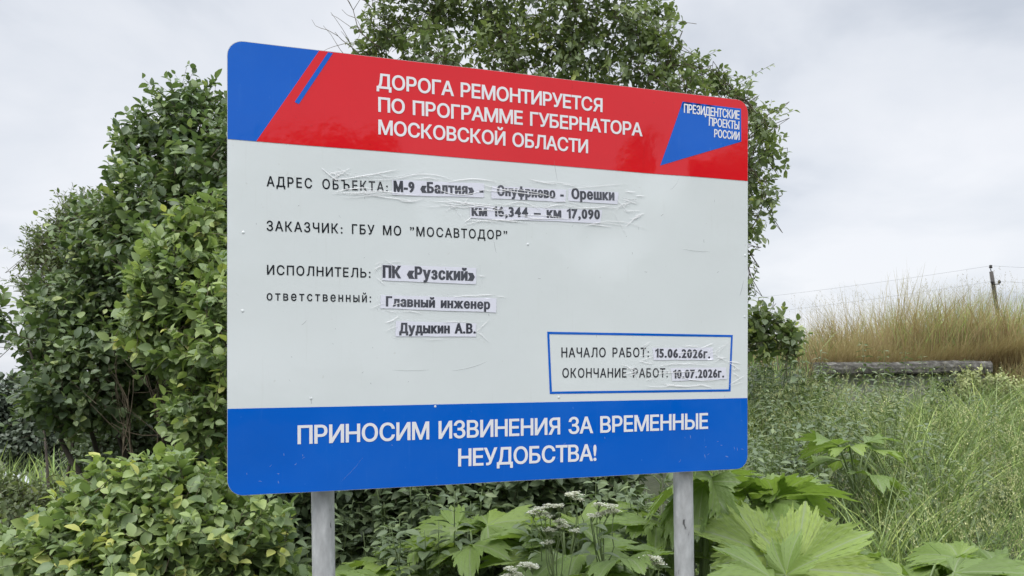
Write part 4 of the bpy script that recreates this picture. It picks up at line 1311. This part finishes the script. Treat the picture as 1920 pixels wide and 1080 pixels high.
o = MB().box(((x0 + x1) / 2 + 0.05, 10.14, 0.93), (x1 - x0 - 0.12, 0.28, 0.89), bev=0.01).build('wall', M['concrete_pale'], sl, smooth=False)
o.location = (-5.0, -10.1, -0.7)
# small withered leafy clump on stems in front of the wall
wb = thing('blackish_clump', 'small withered plant in front of the slab wall', 'plant', tuple(at(1766, 740, 9.6)))
wm = MB(); ws = MB()
c = at(1766, 740, 9.6)
for (dx_, dz_, r_) in ((0, 0.09, .05), (-.10, .13, .035), (.09, .14, .04), (-.05, .11, .04), (.05, .10, .045), (0.0, 0.03, .04), (.11, .11, .03)):
    u = nrm(rng.normal(size=(40, 3)))
    leaf_cloud(wm, np.array((dx_, 0, dz_)) + u * r_ * rng.random((40, 1)), u, nrm(rng.normal(size=(40, 3))), 0.035, np.full(40, 0.5), 0.4)
    ws.tube(bent((0, 0, -0.3), (dx_, 0, dz_), 5, 0.03), np.linspace(0.006, 0.003, 5), 5)
wm.build('foliage', M['blackish'], wb); ws.build('stem', M['blackish'], wb)
# cream flowering bush at the right, below the dry grass
cl = pc([(1880, 735, .2), (1830, 715, .16), (1925, 760, .26), (1870, 790, .26), (1930, 830, .3), (1960, 760, .3), (1800, 735, .13)], 8.9, 0.15)
shrub('flowering_bush', 'pale small leaved bush below the dry grass at the right edge', 'bush', (5.6, 9.0, height(5.6, 9.0)), cl, 160, 0.035, M['floret'], 0.22, 13, (0.35, 0.25), 0.34, 3, 0.015, fill=0.5)

# ------------------------------------------------------------------ utility pole and wires
Yp = 46.0
pt = at(1858.5, 509, Yp)
pole = thing('utility_pole', 'leaning grey wooden utility pole rising behind the dry grass', 'pole', (float(pt[0]) + 1.0, Yp, -0.2))
pb = np.array((pt[0] + 1.0, Yp, -0.2))
ax_ = nrm(pt - pb)
pm = MB(); P = pb + (pt - pb) * np.linspace(0, 1, 10)[:, None]
pm.tube(P - pb, np.linspace(0.14, 0.10, 10), 12); pm.build('shaft', M['wood'], pole)
tp = pt - pb
MB().tube([tp, tp + np.array((-.03, 0, .12)), tp + np.array((-.03, 0, .16))], 0.025, 6).build('pin', M['dark_metal'], pole)
iz = tp + np.array((-.03, 0, .18))
MB().tube([iz, iz + (0, 0, .04), iz + (0, 0, .10), iz + (0, 0, .16), iz + (0, 0, .2)], [0.06, 0.10, 0.07, 0.09, 0.04], 10).build('insulator', M['dark_metal'], pole)
br = tp - ax_ * 0.75
MB().tube([br + (-.16, -.14, 0), br + (.28, -.14, 0)], 0.03, 6).build('cross_arm', M['dark_metal'], pole)
ins_pts = []
for dx_ in (-.14, .27):
    b_ = br + np.array((dx_, -.14, .04))
    ins_pts.append(pb + b_ + np.array((0, 0, .12)))
    MB().tube([b_, b_ + (0, 0, .05), b_ + (0, 0, .12), b_ + (0, 0, .2)], [0.05, 0.09, 0.08, 0.04], 10).build('insulator', M['dark_metal'], pole)
topi = pb + iz + np.array((0, 0, .15))


def wire(a, b, sag, label):
    t = np.linspace(0, 1, 40)[:, None]
    P = np.asarray(a) + (np.asarray(b) - np.asarray(a)) * t
    P[:, 2] -= sag * 4 * (t * (1 - t))[:, 0]
    o = MB().tube(P, 0.007, 5).build('power_line', M['wire'])
    tag(o, label, 'wire', 'power lines at the utility pole')


wl = at(1000, 590, 70.0); wl2 = at(1000, 620, 70.0)
wr = at(2500, 520, 40.0)
wire(topi, wl, 0.5, 'topmost thin power line running left from the pole top over the dry grass')
wire(ins_pts[0], wl2, 0.5, 'lower thin power line running left from the pole to behind the sign')
wire(topi, wr + np.array((0, 0, .35)), 0.2, 'topmost thin power line leaving the pole top to the right edge')
wire(ins_pts[1], wr - np.array((0, 0, .55)), 0.2, 'lower thin power line leaving the pole to the right edge')

# ------------------------------------------------------------------ far wood on the left, and the trees across the road
def simple_tree(name, label, cat, x, y, h, cr, leaf, n, mat, group, seed):
    r = np.random.default_rng(seed)
    z0 = float(height(x, y))
    root = thing(name, label, cat, (x, y, z0), group)
    k = 16
    c = np.stack([r.normal(0, cr * 0.42, k), r.normal(0, cr * 0.42, k), r.uniform(0.35 * h, 0.9 * h, k)], -1)
    i = r.integers(0, k, n)
    u = nrm(r.normal(size=(n, 3)))
    P = c[i] + u * (cr * 0.42 * (0.6 + 0.4 * r.random(n)))[:, None]
    mb = MB()
    leaf_cloud(mb, P, nrm(u + r.normal(0, 0.6, (n, 3))), nrm(u * 0.6 + np.array((0, 0, 0.7)) + r.normal(0, 0.3, (n, 3))), leaf * r.uniform(0.7, 1.3, n), np.clip(r.normal(0.45, 0.25, n), 0, 1), 0.42)
    mb.build('crown', mat, root)
    tm = MB()
    tm.tube(bent((0, 0, -0.3), (0, 0, h * 0.7), 8, 0.02), np.linspace(h * 0.022, h * 0.008, 8), 8)
    for q_ in c[:9]:
        tm.tube(bent((0, 0, q_[2] * 0.6), q_, 6, 0.05), np.linspace(h * 0.008, h * 0.003, 6), 5)
    tm.build('trunk', M['bark'], root)
    return root


far = [(-45.0, 66, 'far grey-green tree cut by the left picture edge'), (-42.3, 67, 'far grey-green tree next to the one cut by the left picture edge'),
       (-39.4, 66, 'far grey-green tree partly behind the tall shrub'), (-36.5, 68, 'far grey-green tree nearly hidden behind the tall shrub')]
for i, (x, y, lb) in enumerate(far):
    z0 = float(height(x, y))
    top = EYE - (716 - HZ) / FPX * y + (0.5 if i == 1 else 0)
    simple_tree('distant_tree', lb, 'tree', x, y, top - z0, 3.0, 0.40, 3200, M['far'], 'far trees at the left', 50 + i)
for i, (x, y, h, lb) in enumerate(((-6.5, 33, 4.2, 'low field tree far behind the tall shrubs'), (-3.5, 36, 3.4, 'small field tree far behind the sign, left half'), (0.0, 34, 3.8, 'field tree far behind the middle of the sign'), (3.5, 37, 3.2, 'small field tree far behind the sign, right half'), (6.3, 35, 3.0, 'lowest field tree far behind the right sign edge'))):
    simple_tree('field_tree', lb, 'tree', x, y, h, 2.0, 0.3, 900, M['far'], 'trees across the field', 60 + i)
for i, (x, y, h, cr_) in enumerate(((7.2, -15.5, 7.6, 2.2), (15.0, -9.5, 7.0, 2.0), (17.5, -6.5, 7.6, 2.2), (11.5, -13.0, 4.8, 2.2), (2.5, -17.5, 5.2, 2.6), (-2.5, -18, 5.4, 2.6))):
    simple_tree('roadside_tree', 'roadside tree across the road, seen only as a dark reflection in the glossy sign', 'tree', x, y, h, cr_, 0.40, 4000, M['tree'], 'trees across the road', 80 + i)

# ------------------------------------------------------------------ parked car far down on the left
cx_, cy_ = -17.75, 25.0
cz_ = float(height(cx_, cy_))
car = thing('parked_car', 'light silver car down by the far left edge, mostly hidden by bushes', 'car', (cx_, cy_, cz_))
M['car_paint'], _n, _p, _o = new_mat("silver_paint")
_p.inputs["Base Color"].default_value = (0.62, 0.63, 0.65, 1); _p.inputs["Roughness"].default_value = 0.25; _p.inputs["Metallic"].default_value = 0.3
M['car_glass'], _n, _p, _o = new_mat("car_glass")
_p.inputs["Base Color"].default_value = (0.02, 0.025, 0.03, 1); _p.inputs["Roughness"].default_value = 0.05
M['rubber'], _n, _p, _o = new_mat("tyre_rubber")
_p.inputs["Base Color"].default_value = (0.02, 0.02, 0.02, 1); _p.inputs["Roughness"].default_value = 0.8
prof_ = [(-2.15, .35), (-2.2, .62), (-2.1, .88), (-1.55, .98), (-0.95, 1.42), (0.45, 1.46), (1.15, 1.02), (2.0, .86), (2.2, .65), (2.18, .35)]
def extrude(pts, hw, mat, nm, par, inset=0.0):
    m_ = MB(); k_ = len(pts)
    V = []
    for yy, f_ in ((-hw, 0.97), (-hw * 0.94, 1.0), (hw * 0.94, 1.0), (hw, 0.97)):
        for (x_, z_) in pts:
            V.append((x_ * f_, yy * (1 - 0.16 * max(0, z_ - 0.9)), 0.35 + (z_ - 0.35) * f_))
    m_.add(np.array(V), [(r_ * k_ + i_, r_ * k_ + (i_ + 1) % k_, (r_ + 1) * k_ + (i_ + 1) % k_, (r_ + 1) * k_ + i_) for r_ in range(3) for i_ in range(k_)])
    m_.F.append(np.array([list(range(k_))[::-1]])); m_.F.append(np.array([list(range(3 * k_, 4 * k_))]))
    return m_.build(nm, mat, par, smooth=False)
extrude(prof_, 0.88, M['car_paint'], 'body', car)
for sgn in (-1, 1):
    for w_ in ([(-1.35, 1.0), (-0.9, 1.36), (-0.25, 1.38), (-0.25, 1.0)], [(-0.18, 1.0), (-0.18, 1.38), (0.40, 1.38), (0.95, 1.02)]):
        V = [(x_, sgn * (0.885 * (1 - 0.16 * (z_ - 0.9)) + 0.004), z_) for x_, z_ in w_]
        MB().add(V + [(x_, y_ - sgn * 0.02, z_) for x_, y_, z_ in V], [(0, 1, 2, 3), (7, 6, 5, 4), (0, 4, 5, 1), (1, 5, 6, 2), (2, 6, 7, 3), (3, 7, 4, 0)]).build('side_window', M['car_glass'], car, smooth=False)
    for wx in (-1.35, 1.35):
        MB().tube([(wx, sgn * 0.70, .32), (wx, sgn * 0.90, .32)], 0.32, 20).build('wheel', M['rubber'], car)
for (xa, za, xb, zb, nm) in ((-1.52, 1.0, -0.98, 1.40, 'rear_window'), (0.50, 1.43, 1.10, 1.05, 'windscreen')):
    V = [(xa, -.72, za), (xa, .72, za), (xb, .66, zb), (xb, -.66, zb)]
    dv = np.array((-0.012 if nm == 'rear_window' else 0.012, 0, 0.014))
    MB().add(np.array(V) + dv, [(0, 1, 2, 3)]).build(nm, M['car_glass'], car, smooth=False)
